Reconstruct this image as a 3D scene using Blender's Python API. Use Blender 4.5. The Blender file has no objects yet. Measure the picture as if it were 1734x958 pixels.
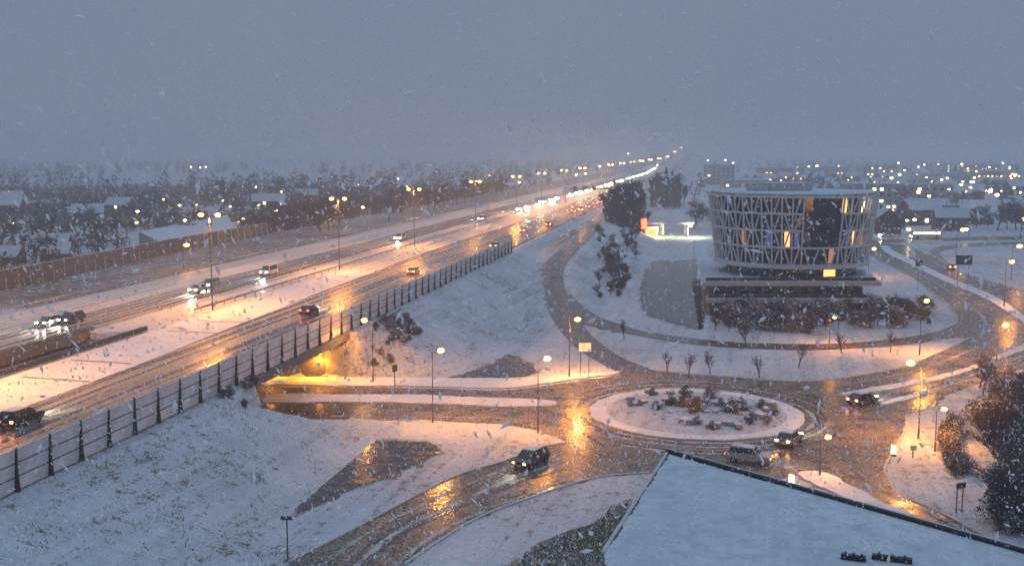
import bpy, math, random
import numpy as np
from mathutils import Vector, Matrix
from mathutils.geometry import tessellate_polygon

R = math.radians
rng = random.Random(7)
SC = bpy.context.scene
COL = SC.collection

# ------------------------------------------------------------------ camera
CAM_H, FPX, PITCH = 31.0, 1820.0, R(7.0)
cam_d = bpy.data.cameras.new("camera")
cam_d.sensor_width = 36.0
cam_d.lens = 36.0 * FPX / 1734.0
cam_d.clip_start = 0.5
cam_d.clip_end = 20000
cam = bpy.data.objects.new("camera", cam_d)
COL.objects.link(cam)
cam.location = (0, 0, CAM_H)
cam.rotation_euler = (R(90) - PITCH, 0, 0)
SC.camera = cam

# ------------------------------------------------------------------ dusk sky
W = bpy.data.worlds.new("World")
SC.world = W
W.use_nodes = True
nt = W.node_tree
nt.nodes.clear()
sky = nt.nodes.new("ShaderNodeTexSky")
sky.sky_type = 'NISHITA'
sky.sun_disc = False
sky.sun_elevation = R(4)
sky.sun_rotation = R(150)
sky.air_density = 2.0
sky.dust_density = 3.0
sky.ozone_density = 4.0
nse = nt.nodes.new("ShaderNodeTexNoise")
nse.inputs["Scale"].default_value = 1.6
nse.inputs["Detail"].default_value = 4
rmp = nt.nodes.new("ShaderNodeValToRGB")
rmp.color_ramp.elements[0].position = 0.3
rmp.color_ramp.elements[0].color = (1.10, 1.50, 2.30, 1)
rmp.color_ramp.elements[1].position = 0.7
rmp.color_ramp.elements[1].color = (1.48, 1.74, 2.36, 1)
mx = nt.nodes.new("ShaderNodeMix")
mx.data_type = 'RGBA'
mx.inputs[0].default_value = 0.92
bg = nt.nodes.new("ShaderNodeBackground")
bg.inputs["Strength"].default_value = 0.108
wo = nt.nodes.new("ShaderNodeOutputWorld")
nt.links.new(nse.outputs["Fac"], rmp.inputs[0])
nt.links.new(sky.outputs[0], mx.inputs[6])
nt.links.new(rmp.outputs[0], mx.inputs[7])
nt.links.new(mx.outputs[2], bg.inputs[0])
nt.links.new(bg.outputs[0], wo.inputs[0])

sun_d = bpy.data.lights.new("sun", 'SUN')
sun_d.energy = 0.72
sun_d.angle = R(100)
sun_d.color = (0.62, 0.80, 1.0)
sun = bpy.data.objects.new("sun", sun_d)
COL.objects.link(sun)
sun.rotation_euler = (R(18), 0, R(150))

SC.view_settings.view_transform = 'Standard'
SC.view_settings.look = 'None'
SC.view_settings.exposure = 0.50
SC.view_settings.gamma = 1.0
cy = SC.cycles
cy.max_bounces = 5
cy.diffuse_bounces = 2
cy.glossy_bounces = 2
cy.transmission_bounces = 3
cy.volume_bounces = 1
cy.transparent_max_bounces = 12
cy.sample_clamp_indirect = 3.0
cy.sample_clamp_direct = 0.0
cy.use_denoising = True
cy.use_light_tree = True
cy.caustics_reflective = False
cy.caustics_refractive = False

# ------------------------------------------------------------------ plan helpers
def G(px, py, z=0.0):
    """photo point -> world XY on the horizontal plane z"""
    dx = px - 867.0
    dy = FPX * math.cos(PITCH) + (479 - py) * math.sin(PITCH)
    dz = -FPX * math.sin(PITCH) + (479 - py) * math.cos(PITCH)
    t = (z - CAM_H) / dz
    return (dx * t, dy * t)

def AT(px, py, Y):
    """photo point at forward distance Y -> world point"""
    dx = px - 867.0
    dy = FPX * math.cos(PITCH) + (479 - py) * math.sin(PITCH)
    dz = -FPX * math.sin(PITCH) + (479 - py) * math.cos(PITCH)
    t = Y / dy
    return (dx * t, Y, CAM_H + dz * t)

MA = R(10.9)
CA, SA = math.cos(MA), math.sin(MA)
def MW(w, s):            # motorway frame (w to the right, s along) -> world XY
    return (w * CA + s * SA, -w * SA + s * CA)
def MF(x, y):            # world XY -> motorway frame
    return (x * CA - y * SA, x * SA + y * CA)

def zmot(s):
    s = np.asarray(s, float)
    t = np.clip((s - 1500) / 800.0, 0, 1)
    return 6.0 + 17.0 * t * t * (3 - 2 * t)

W_BAR, W_PLR, W_PLL = -50.4, -49.2, -134.0
YN, YF = 116.0, 146.2            # underpass: near and far abutment

RAMP_C = []                      # centre line of the slip road with height
for (lx, ly, rx, ry, z) in [
        (1052, 634, 1112, 629, 0.0), (1005, 608, 1050, 604, 0.0), (968, 582, 1012, 577, 0.2), (938, 545, 985, 548, 0.7),
        (920, 508, 966, 512, 1.5), (912, 478, 955, 482, 2.4), (915, 456, 954, 459, 3.3), (930, 437, 962, 440, 4.2),
        (958, 416, 982, 418, 5.2)]:
    a = G(lx, ly, z); b = G(rx, ry, z)
    RAMP_C.append((a[0], a[1], b[0], b[1], z))
for s_, wl_, wr_, z in ((335, -42.6, -37.8, 5.8), (380, -45.6, -41.2, 6.0), (430, -48.2, -44.4, 6.0), (490, -50.0, -47.6, 6.0)):
    RAMP_C.append((*MW(wl_, s_), *MW(wr_, s_), z))

def dist_ramp(X, Y):
    best = np.full(X.shape, 1e9); zb = np.zeros(X.shape)
    for i in range(len(RAMP_C) - 1):
        p, q = RAMP_C[i], RAMP_C[i + 1]
        ax, ay, az = (p[0] + p[2]) / 2, (p[1] + p[3]) / 2, p[4]
        bx, by, bz = (q[0] + q[2]) / 2, (q[1] + q[3]) / 2, q[4]
        hw = 0.5 * math.hypot(p[0] - p[2], p[1] - p[3]) + 2.0
        dx, dy = bx - ax, by - ay
        t = np.clip(((X - ax) * dx + (Y - ay) * dy) / (dx * dx + dy * dy), 0, 1)
        d = np.hypot(X - ax - t * dx, Y - ay - t * dy) - hw
        m = d < best
        best = np.where(m, d, best); zb = np.where(m, az + t * (bz - az), zb)
    return best, zb

def height(X, Y):
    X = np.asarray(X, float); Y = np.asarray(Y, float)
    w = X * CA - Y * SA
    s = X * SA + Y * CA
    zm = zmot(s)
    d = np.maximum(0, np.maximum(w - W_PLR, W_PLL - w))
    h = np.maximum(0, zm - d / 2.2)
    dY = np.maximum(YN - Y, Y - YF)
    under = (w < W_BAR + 1.5) & (w > W_PLL)
    cut = np.where(under, np.clip((dY - 0.3) / 0.8, 0, 1) * 6.0, np.clip(dY - 0.2, 0, 99) / 1.45)
    h = np.minimum(h, np.where(dY < 0.3, 0, np.maximum(0, cut)) + np.where(dY > 14, 99, 0))
    dr, zr = dist_ramp(X, Y)
    h = np.maximum(h, np.maximum(0, zr - np.maximum(0, dr) / 3.0))
    return h

def hz(x, y):
    return float(height(np.array([x]), np.array([y]))[0])

def GT(px, py):
    """photo point -> world XY on the terrain"""
    z = 0.0
    for _ in range(8):
        x, y = G(px, py, z)
        z = 0.5 * z + 0.5 * hz(x, y)
    return G(px, py, z)

# ------------------------------------------------------------------ materials
MATS = {}
def newmat(name):
    m = bpy.data.materials.new(name)
    m.use_nodes = True
    m.node_tree.nodes.clear()
    MATS[name] = m
    return m, m.node_tree.nodes, m.node_tree.links

def bsdf(nodes, links, col=None, rough=0.6, metal=0.0, spec=0.5):
    b = nodes.new("ShaderNodeBsdfPrincipled")
    o = nodes.new("ShaderNodeOutputMaterial")
    links.new(b.outputs[0], o.inputs[0])
    if col is not None:
        b.inputs["Base Color"].default_value = (*col, 1)
    b.inputs["Roughness"].default_value = rough
    b.inputs["Metallic"].default_value = metal
    b.inputs["Specular IOR Level"].default_value = spec
    return b

def noise(nodes, links, vec, scale, detail=4, rough=0.55):
    n = nodes.new("ShaderNodeTexNoise")
    n.inputs["Scale"].default_value = scale
    n.inputs["Detail"].default_value = detail
    n.inputs["Roughness"].default_value = rough
    if vec is not None:
        links.new(vec, n.inputs["Vector"])
    return n.outputs["Fac"]

def ramp(nodes, links, fac, stops):
    r = nodes.new("ShaderNodeValToRGB")
    e = r.color_ramp.elements
    while len(e) < len(stops):
        e.new(0.5)
    for k, (p, c) in enumerate(stops):
        e[k].position = p
        e[k].color = (*c, 1) if len(c) == 3 else c
    links.new(fac, r.inputs[0])
    return r.outputs[0]

def mixc(nodes, links, fac, a, b):
    m = nodes.new("ShaderNodeMix")
    m.data_type = 'RGBA'
    for s, v in ((0, fac), (6, a), (7, b)):
        if hasattr(v, "is_linked") or hasattr(v, "links"):
            links.new(v, m.inputs[s])
        elif s == 0:
            m.inputs[0].default_value = v
        else:
            m.inputs[s].default_value = (*v, 1)
    return m.outputs[2]

def math_(nodes, links, op, a, b=0.0):
    m = nodes.new("ShaderNodeMath")
    m.operation = op
    for s, v in ((0, a), (1, b)):
        if isinstance(v, (int, float)):
            m.inputs[s].default_value = v
        else:
            links.new(v, m.inputs[s])
    return m.outputs[0]

def wpos(nodes):
    return nodes.new("ShaderNodeNewGeometry").outputs["Position"]

def opos(nodes):
    return nodes.new("ShaderNodeTexCoord").outputs["Object"]

def bump(nodes, links, fac, b, strength=0.4, dist=0.1):
    n = nodes.new("ShaderNodeBump")
    n.inputs["Strength"].default_value = strength
    n.inputs["Distance"].default_value = dist
    links.new(fac, n.inputs["Height"])
    links.new(n.outputs[0], b.inputs["Normal"])

def gray(v):
    return (v, v, v)

def m_snow(name, cover=0.62, bmp=0.6, grass=(0.10, 0.095, 0.075), base=(0.60, 0.65, 0.71), dark=(0.36, 0.40, 0.46), s1=0.9):
    m, n, l = newmat(name)
    b = bsdf(n, l, rough=0.75, spec=0.25)
    p = wpos(n)
    big = noise(n, l, p, 0.07, 3)
    mid = noise(n, l, p, s1, 5, 0.65)
    fin = noise(n, l, p, 5.0, 4, 0.7)
    tone = ramp(n, l, mid, [(0.32, dark), (0.62, base)])
    f = math_(n, l, 'ADD', math_(n, l, 'MULTIPLY', mid, 0.45), math_(n, l, 'MULTIPLY', fin, 0.45))
    f = math_(n, l, 'ADD', f, math_(n, l, 'MULTIPLY', big, 0.18))
    mp = n.new("ShaderNodeMapping")
    mp.inputs["Rotation"].default_value = (0, 0, MA + 0.05)
    l.new(p, mp.inputs["Vector"])
    m2 = n.new("ShaderNodeMapping")
    m2.inputs["Scale"].default_value = (0.9, 0.035, 1)
    l.new(mp.outputs[0], m2.inputs["Vector"])
    rut = noise(n, l, m2.outputs[0], 1.0, 4, 0.7)
    f = math_(n, l, 'ADD', f, math_(n, l, 'MULTIPLY', math_(n, l, 'SUBTRACT', rut, 0.5), 0.16))
    msk = ramp(n, l, f, [(cover - 0.035, gray(0)), (cover + 0.05, gray(1))])
    tone = mixc(n, l, ramp(n, l, noise(n, l, p, 0.22, 4, 0.6), [(0.40, gray(0)), (0.68, gray(0.55))]), tone, dark)
    tone = mixc(n, l, ramp(n, l, rut, [(0.50, gray(0)), (0.70, gray(0.5))]), tone, dark)
    c = mixc(n, l, msk, tone, grass)
    l.new(c, b.inputs["Base Color"])
    bump(n, l, f, b, bmp, 0.25)
    return m

m_snow("snow", 0.585)
m_snow("snow_thin", 0.535)
m_snow("snow_smooth", 0.72, base=(0.72, 0.74, 0.77), dark=(0.56, 0.58, 0.61), s1=0.5)
m_snow("snow_roof", 0.62, 0.3, grass=(0.30, 0.36, 0.41), base=(0.58, 0.65, 0.70), dark=(0.36, 0.43, 0.48), s1=1.1)
m_snow("patch_ground", 0.50, 0.5, grass=(0.13, 0.115, 0.065), s1=2.0)
m_snow("verge", 0.50, grass=(0.11, 0.09, 0.065))

def m_slush(name, lo=0.42, hi=0.66, streak=False, slush=(0.30, 0.29, 0.28), tar=(0.042, 0.034, 0.024), wet=0.17, spc=0.15):
    m, n, l = newmat(name)
    b = bsdf(n, l, rough=0.3, spec=spc)
    p = wpos(n)
    if streak:
        mp = n.new("ShaderNodeMapping")
        mp.inputs["Rotation"].default_value = (0, 0, MA)
        l.new(p, mp.inputs["Vector"])
        m2 = n.new("ShaderNodeMapping")
        m2.inputs["Scale"].default_value = (1.1, 0.012, 1)
        l.new(mp.outputs[0], m2.inputs["Vector"])
        st = noise(n, l, m2.outputs[0], 1.0, 3, 0.6)
        sp = n.new("ShaderNodeSeparateXYZ")
        l.new(mp.outputs[0], sp.inputs[0])
        wv = math_(n, l, 'COSINE', math_(n, l, 'MULTIPLY', sp.outputs[0], 2 * math.pi / 1.75))
        fin = noise(n, l, p, 1.3, 5, 0.7)
        f = math_(n, l, 'ADD', math_(n, l, 'MULTIPLY', st, 0.78), math_(n, l, 'MULTIPLY', fin, 0.22))
        f = math_(n, l, 'ADD', f, math_(n, l, 'MULTIPLY', wv, 0.06))
    else:
        mid = noise(n, l, p, 0.35, 4, 0.6)
        fin = noise(n, l, p, 2.2, 6, 0.75)
        f = math_(n, l, 'ADD', math_(n, l, 'MULTIPLY', mid, 0.4), math_(n, l, 'MULTIPLY', fin, 0.6))
    msk = ramp(n, l, f, [(lo, gray(0)), (hi, gray(1))])
    sp_ = noise(n, l, p, 7.0, 2, 0.6)
    spk = ramp(n, l, sp_, [(0.565, gray(0)), (0.63, gray(1))])
    cc = mixc(n, l, msk, tar, slush)
    l.new(mixc(n, l, spk, cc, (0.44, 0.41, 0.37)), b.inputs["Base Color"])
    rr = ramp(n, l, msk, [(0.0, gray(wet)), (0.5, gray(0.42)), (1, gray(0.7))])
    l.new(rr, b.inputs["Roughness"])
    bump(n, l, f, b, 0.3, 0.06)
    return m

m_slush("asphalt_slush", 0.44, 0.66, slush=(0.21, 0.175, 0.125))
m_slush("asphalt_soaked", 0.62, 0.80, slush=(0.16, 0.14, 0.11), wet=0.09, spc=0.6)
m_slush("asphalt_wet", 0.52, 0.74, slush=(0.16, 0.14, 0.11))
m_slush("motorway_slush", 0.46, 0.60, True, slush=(0.34, 0.30, 0.25))
m_slush("motorway_snowy", 0.32, 0.56, True, slush=(0.62, 0.61, 0.60), tar=(0.08, 0.075, 0.07))

def m_plain(name, col, rough=0.6, metal=0.0, var=0.25, scale=3.0, spec=0.5):
    m, n, l = newmat(name)
    b = bsdf(n, l, rough=rough, metal=metal, spec=spec)
    f = noise(n, l, opos(n), scale, 4, 0.6)
    d = tuple(c * (1 - var) for c in col)
    u = tuple(min(1, c * (1 + var * 0.6)) for c in col)
    l.new(ramp(n, l, f, [(0.3, d), (0.7, u)]), b.inputs["Base Color"])
    return m

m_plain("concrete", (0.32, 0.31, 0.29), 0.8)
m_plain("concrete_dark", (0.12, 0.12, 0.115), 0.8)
m_plain("concrete_pale", (0.46, 0.47, 0.48), 0.75)
m_plain("galvanised", (0.30, 0.31, 0.32), 0.45, 0.7)
m_plain("pole_grey", (0.13, 0.135, 0.14), 0.5, 0.3)
m_plain("post_dark", (0.025, 0.026, 0.028), 0.6)
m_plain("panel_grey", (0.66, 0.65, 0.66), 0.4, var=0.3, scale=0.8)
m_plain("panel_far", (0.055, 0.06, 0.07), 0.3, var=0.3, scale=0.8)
m_plain("panel_edge", (0.06, 0.06, 0.06), 0.6)
m_plain("bark", (0.045, 0.037, 0.030), 0.9)
m_plain("brick_dark", (0.13, 0.075, 0.055), 0.85, scale=8)
m_plain("brick_pale", (0.30, 0.26, 0.21), 0.85, scale=8)
m_plain("plaster", (0.45, 0.44, 0.42), 0.85)
m_plain("frame_white", (0.55, 0.57, 0.58), 0.5)
m_plain("lattice", (0.54, 0.62, 0.66), 0.55, var=0.18, scale=1.5)
m_plain("black_trim", (0.012, 0.012, 0.013), 0.55)
m_plain("rubber", (0.015, 0.015, 0.015), 0.85)
m_plain("rim_metal", (0.25, 0.25, 0.26), 0.35, 0.8)
m_plain("sign_back", (0.06, 0.062, 0.065), 0.5)
m_plain("sign_blue", (0.02, 0.07, 0.25), 0.4)
m_plain("sign_pale", (0.6, 0.55, 0.5), 0.4)
m_plain("rock", (0.20, 0.19, 0.18), 0.9, scale=2)
for nm, c in (("paint_black", (0.012, 0.012, 0.014)), ("paint_grey", (0.10, 0.105, 0.11)), ("paint_silver", (0.34, 0.35, 0.36)),
              ("paint_white", (0.62, 0.62, 0.61)), ("paint_blue", (0.02, 0.05, 0.13)), ("paint_red", (0.20, 0.016, 0.014))):
    m_plain(nm, c, 0.28, 0.1, var=0.08, scale=1)

def m_glass(name, col, rough=0.08):
    m, n, l = newmat(name)
    bsdf(n, l, col, rough, 0.0, 0.7)
    return m
m_glass("glass_dark", (0.012, 0.014, 0.018))
m_glass("glass_car", (0.008, 0.009, 0.010), 0.05)
m_glass("glass_blue", (0.02, 0.03, 0.055))

def m_water(name, lo=0.47, hi=0.62, spec=0.40, patch=(0.10, 0.09, 0.065)):
    m, n, l = newmat(name)
    b = bsdf(n, l, (0.020, 0.022, 0.020), 0.10, 0.0, spec)
    f = noise(n, l, wpos(n), 1.6, 4, 0.6)
    g = noise(n, l, wpos(n), 0.9, 6, 0.8)
    k = ramp(n, l, g, [(lo, gray(0)), (hi, gray(1))])
    l.new(mixc(n, l, k, (0.010, 0.011, 0.009), patch), b.inputs["Base Color"])
    l.new(ramp(n, l, k, [(0.0, gray(0.06)), (1.0, gray(0.55))]), b.inputs["Roughness"])
    bump(n, l, f, b, 0.12, 0.05)
    return m
m_water("water")
m_water("water_clear", 0.52, 0.72, 0.26, (0.035, 0.034, 0.026))

def m_emit(name, col, s):
    m, n, l = newmat(name)
    e = n.new("ShaderNodeEmission")
    o = n.new("ShaderNodeOutputMaterial")
    e.inputs[0].default_value = (*col, 1)
    e.inputs[1].default_value = s
    l.new(e.outputs[0], o.inputs[0])
    return m
SOD = (1.0, 0.345, 0.05)
m_emit("lens_sodium", (1.0, 0.36, 0.05), 16.0)
m_emit("lens_sodium_far", (1.0, 0.48, 0.12), 14)
m_emit("lens_white_far", (1.0, 0.70, 0.34), 15)
m_emit("lens_dim", (1.0, 0.48, 0.11), 7)
m_emit("headlamp", (1.0, 0.93, 0.74), 90)
m_emit("headlamp_far", (1.0, 0.86, 0.55), 520)
m_emit("tail_lamp", (1.0, 0.06, 0.02), 14)
m_emit("brake_lamp", (1.0, 0.16, 0.03), 45)
m_emit("indicator_lamp", (1.0, 0.38, 0.04), 45)
m_emit("window_warm", (1.0, 0.45, 0.13), 1.7)
m_emit("window_white", (1.0, 0.86, 0.55), 2.2)
m_emit("window_dim", (0.9, 0.35, 0.16), 0.45)
m_emit("window_purple", (0.13, 0.11, 0.40), 0.45)
m_emit("window_town", (1.0, 0.72, 0.36), 5.0)
m_emit("sign_red", (1.0, 0.10, 0.03), 5.0)
m_emit("sign_orange", (1.0, 0.42, 0.12), 6.0)
m_emit("flood_white", (1.0, 0.88, 0.5), 3.5)
m_emit("sign_lit", (1.0, 0.55, 0.26), 1.1)

def m_twig(name, col, snow=0.35):
    m, n, l = newmat(name)
    b = bsdf(n, l, rough=0.9, spec=0.2)
    g = n.new("ShaderNodeNewGeometry")
    sp = n.new("ShaderNodeSeparateXYZ")
    l.new(g.outputs["True Normal"], sp.inputs[0])
    f = noise(n, l, opos(n), 1.7, 3, 0.7)
    c1 = ramp(n, l, f, [(0.3, tuple(c * 0.6 for c in col)), (0.7, tuple(c * 1.3 for c in col))])
    up = math_(n, l, 'MULTIPLY', math_(n, l, 'ABSOLUTE', sp.outputs[2]), math_(n, l, 'MULTIPLY', f, 2.0 * snow))
    l.new(mixc(n, l, ramp(n, l, up, [(0.25, gray(0)), (0.5, gray(1))]), c1, (0.62, 0.65, 0.70)), b.inputs["Base Color"])
    return m
m_twig("twig_brown", (0.095, 0.072, 0.050), 0.22)
m_twig("twig_grey", (0.080, 0.074, 0.066), 0.38)
m_twig("leaf_dark", (0.042, 0.046, 0.025), 0.5)
m_twig("leaf_olive", (0.085, 0.075, 0.036), 0.5)
m_twig("leaf_brown", (0.15, 0.092, 0.046), 0.55)
m_twig("leaf_yellow", (0.26, 0.17, 0.045), 0.25)
m_twig("grass_dry", (0.15, 0.135, 0.075), 0.75)

# ------------------------------------------------------------------ mesh helpers
class MB:
    def __init__(s):
        s.v = []; s.f = []; s.m = []
    def add(s, vs, fs, mi=0):
        o = len(s.v)
        s.v += [tuple(p) for p in vs]
        s.f += [tuple(i + o for i in f) for f in fs]
        s.m += [mi] * len(fs)
        return s
    def box(s, c, d, rz=0.0, mi=0):
        x, y, z = (k / 2 for k in d)
        ca, sa = math.cos(rz), math.sin(rz)
        vs = []
        for dz in (-z, z):
            for dx, dy in ((-x, -y), (x, -y), (x, y), (-x, y)):
                vs.append((c[0] + dx * ca - dy * sa, c[1] + dx * sa + dy * ca, c[2] + dz))
        return s.add(vs, [(3, 2, 1, 0), (4, 5, 6, 7), (0, 1, 5, 4), (1, 2, 6, 5), (2, 3, 7, 6), (3, 0, 4, 7)], mi)
    def tube(s, a, b, r0, r1=None, n=6, cap=True, mi=0):
        r1 = r0 if r1 is None else r1
        a, b = Vector(a), Vector(b)
        d = (b - a)
        if d.length < 1e-6:
            return s
        d.normalize()
        t = Vector((0, 0, 1)) if abs(d.z) < 0.9 else Vector((1, 0, 0))
        x = d.cross(t).normalized(); y = d.cross(x)
        vs = []
        for p, r in ((a, r0), (b, r1)):
            for k in range(n):
                q = 2 * math.pi * k / n
                vs.append(p + x * (r * math.cos(q)) + y * (r * math.sin(q)))
        fs = [(k, (k + 1) % n, n + (k + 1) % n, n + k) for k in range(n)]
        if cap:
            fs += [tuple(range(n - 1, -1, -1)), tuple(range(n, 2 * n))]
        return s.add(vs, fs, mi)
    def prism(s, poly, z0, z1, mi=0, mis=None):
        n = len(poly)
        ar = sum(poly[i][0] * poly[(i + 1) % n][1] - poly[(i + 1) % n][0] * poly[i][1] for i in range(n))
        if ar < 0:
            poly = poly[::-1]
        o = len(s.v)
        s.v += [(p[0], p[1], z0) for p in poly] + [(p[0], p[1], z1) for p in poly]
        tri = tessellate_polygon([[Vector((p[0], p[1], 0)) for p in poly]])
        for t in tri:
            a, b, c = (poly[i] for i in t)
            cr = (b[0] - a[0]) * (c[1] - a[1]) - (b[1] - a[1]) * (c[0] - a[0])
            t = t if cr > 0 else t[::-1]
            s.f.append(tuple(o + n + i for i in t)); s.m.append(mi)
        for i in range(n):
            j = (i + 1) % n
            s.f.append((o + i, o + j, o + n + j, o + n + i)); s.m.append(mi if mis is None else mis)
        return s
    def frustum(s, p0, z0, p1, z1, mi=0):
        n = len(p0)
        o = len(s.v)
        s.v += [(p[0], p[1], z0) for p in p0] + [(p[0], p[1], z1) for p in p1]
        for i in range(n):
            j = (i + 1) % n
            s.f.append((o + i, o + j, o + n + j, o + n + i)); s.m.append(mi)
        s.f.append(tuple(o + n + i for i in range(n))); s.m.append(mi)
        s.f.append(tuple(o + n - 1 - i for i in range(n))); s.m.append(mi)
        return s
    def mesh(s, name, mats, smooth=False):
        me = bpy.data.meshes.new(name)
        me.from_pydata(s.v, [], s.f)
        for m in (mats if isinstance(mats, (list, tuple)) else [mats]):
            me.materials.append(MATS[m])
        if len(set(s.m)) > 1:
            me.polygons.foreach_set("material_index", s.m)
        if smooth:
            me.polygons.foreach_set("use_smooth", [True] * len(me.polygons))
        me.update()
        return me

def link(name, me, parent=None, loc=None, rz=None):
    o = bpy.data.objects.new(name, me)
    COL.objects.link(o)
    if parent is not None:
        o.parent = parent
    if loc is not None:
        o.location = loc
    if rz is not None:
        o.rotation_euler = (0, 0, rz)
    return o

def obj(name, mb, mats, parent=None, smooth=False, loc=None, rz=None):
    return link(name, mb.mesh(name, mats, smooth), parent, loc, rz)

def tag(o, label, cat, group=None, kind=None):
    o["label"] = label
    o["category"] = cat
    if group:
        o["group"] = group
    if kind:
        o["kind"] = kind
    return o

def struct(o, kind="structure"):
    o["kind"] = kind
    return o

def thing(name, label, cat, loc=(0, 0, 0), rz=0.0, group=None):
    o = link(name, None, None, loc, rz)
    return tag(o, label, cat, group)

def copytree(o, parent=None, loc=None, rz=None, label=None, group=None, scale=None):
    c = o.copy()
    COL.objects.link(c)
    c.parent = parent
    if loc is not None:
        c.location = loc
    if rz is not None:
        c.rotation_euler = (0, 0, rz)
    if scale is not None:
        c.scale = (scale, scale, scale) if isinstance(scale, (int, float)) else scale
    if label:
        c["label"] = label
    if group:
        c["group"] = group
    for ch in o.children:
        copytree(ch, c)
    return c

LAMP_GAIN = 2.4
def lamp(parent, loc, power, col=SOD, radius=0.25, spot=R(172), blend=0.3, rot=(0, 0, 0)):
    """the light of one luminaire: a wide downward cone, and for street lamps a weaker all-round glow of the bowl"""
    for kind, share in (('SPOT', 0.76), ('POINT', 0.24)) if spot > R(100) else (('SPOT', 1.0),):
        d = bpy.data.lights.new("lamp_light", kind)
        d.energy = power * LAMP_GAIN * share
        d.color = col
        d.shadow_soft_size = radius
        if kind == 'SPOT':
            d.spot_size = spot
            d.spot_blend = blend
        o = bpy.data.objects.new("lamp_light", d)
        COL.objects.link(o)
        o.parent = parent
        o.location = loc
        o.rotation_euler = rot
    return o

def smooth_poly(pts, closed=True, sub=4):
    n = len(pts); out = []
    rngi = range(n) if closed else range(n - 1)
    for i in rngi:
        if closed:
            p = [pts[(i + k - 1) % n] for k in range(4)]
        else:
            p = [pts[max(0, min(n - 1, i + k - 1))] for k in range(4)]
        for j in range(sub):
            t = j / sub
            out.append(tuple(0.5 * ((2 * p[1][k]) + (-p[0][k] + p[2][k]) * t + (2 * p[0][k] - 5 * p[1][k] + 4 * p[2][k] - p[3][k]) * t * t
                                    + (-p[0][k] + 3 * p[1][k] - 3 * p[2][k] + p[3][k]) * t ** 3) for k in range(len(pts[0]))))
    if not closed:
        out.append(pts[-1])
    return out

def GP(pxs, z=0.0):
    return [G(x, y, z) for x, y in pxs]

# ------------------------------------------------------------------ ground
def grid_axis(segs):
    out = []
    for a, b, st in segs:
        n = max(1, int(round((b - a) / st)))
        out += list(np.linspace(a, b, n, endpoint=False))
    out.append(segs[-1][1])
    return np.array(out)

gw = grid_axis([(-6000, -1000, 400), (-1000, -300, 70), (-300, -165, 15), (-165, -134, 4), (-134, -120, 7), (-120, -60, 5), (-60, -49.2, 1.2), (-49.2, -10, 1.5), (-10, 60, 3.5), (60, 300, 20), (300, 1000, 70), (1000, 6000, 400)])
gs = grid_axis([(-400, 40, 20), (40, 100, 3), (100, 165, 0.8), (165, 320, 2.5), (320, 560, 8), (560, 1400, 40), (1400, 2400, 50), (2400, 12000, 600)])
WW, SS = np.meshgrid(gw, gs)
XX = WW * CA + SS * SA
YY = -WW * SA + SS * CA
HH = height(XX, YY)
nw, ns = len(gw), len(gs)
vs = np.stack([XX.ravel(), YY.ravel(), HH.ravel()], 1)
idx = np.arange(nw * ns).reshape(ns, nw)
fs = np.stack([idx[:-1, :-1].ravel(), idx[:-1, 1:].ravel(), idx[1:, 1:].ravel(), idx[1:, :-1].ravel()], 1)
me = bpy.data.meshes.new("ground")
me.from_pydata(vs.tolist(), [], fs.tolist())
me.materials.append(MATS["snow"])
struct(link("ground", me))

# ------------------------------------------------------------------ motorway
def strip(name, w0, w1, s0, s1, mat, dz=0.05, thick=0.0, st=10.0):
    """a sheet along the motorway; w0/w1 may be functions of s"""
    n = max(2, int((s1 - s0) / st) + 1)
    if s1 > 900:
        ss = np.concatenate([np.linspace(s0, 900, int((900 - s0) / st) + 1), np.linspace(930, s1, int((s1 - 930) / 30) + 1)])
    else:
        ss = np.linspace(s0, s1, n)
    mb = MB(); vs = []; fs = []
    for k, s in enumerate(ss):
        a = w0(s) if callable(w0) else w0
        b = w1(s) if callable(w1) else w1
        z = float(zmot(s)) + dz
        vs += [(*MW(a, s), z), (*MW(b, s), z)]
        if k:
            fs.append((2 * k - 2, 2 * k - 1, 2 * k + 1, 2 * k))
    mb.add(vs, fs)
    if thick:
        o = len(vs)
        mb.add([(x, y, z - thick) for x, y, z in vs], [f[::-1] for f in fs])
        n2 = len(ss)
        for k in range(1, n2):
            for e in (0, 1):
                i, j = 2 * k - 2 + e, 2 * k + e
                mb.f.append((i, j, o + j, o + i) if e else (j, i, o + i, o + j)); mb.m.append(0)
        mb.f += [(1, 0, o, o + 1), (2 * n2 - 2, 2 * n2 - 1, o + 2 * n2 - 1, o + 2 * n2 - 2)]; mb.m += [0, 0]
    return struct(obj(name, mb, mat))

def w_snow_r(s):     # right edge of the snow-covered strip
    return -66.6 - 3.2 * min(1, max(0, (s - 110) / 80)) - 1.5 * min(1, max(0, (s - 190) / 60)) + 2.2 * max(0, min(1, (s - 260) / 150))
def w_snow_l(s):
    return -77.4 - 1.2 * min(1, max(0, (s - 140) / 60))

strip("motorway_road", w_snow_r, -51.6, 20, 3200, "motorway_slush", 0.06)
strip("motorway_road", -96.0, -86.4, 20, 3200, "motorway_slush", 0.06)
strip("motorway_shoulder", w_snow_l, w_snow_r, 20, 215, "snow_smooth", 0.065)
strip("motorway_shoulder", w_snow_l, w_snow_r, 215, 3200, "motorway_snowy", 0.065)
strip("motorway_shoulder", -108.0, -96.0, 20, 3200, "motorway_snowy", 0.055)
strip("motorway_shoulder", -51.6, -50.6, 20, 3200, "snow_smooth", 0.058)
strip("motorway_verge", -134.0, -108.0, 152, 3000, "verge", 0.03)
strip("motorway_median", -86.4, w_snow_l, 152, 3200, "motorway_snowy", 0.035)
strip("motorway_median", -86.4, w_snow_l, 20, 92, "verge", 0.035)

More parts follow.
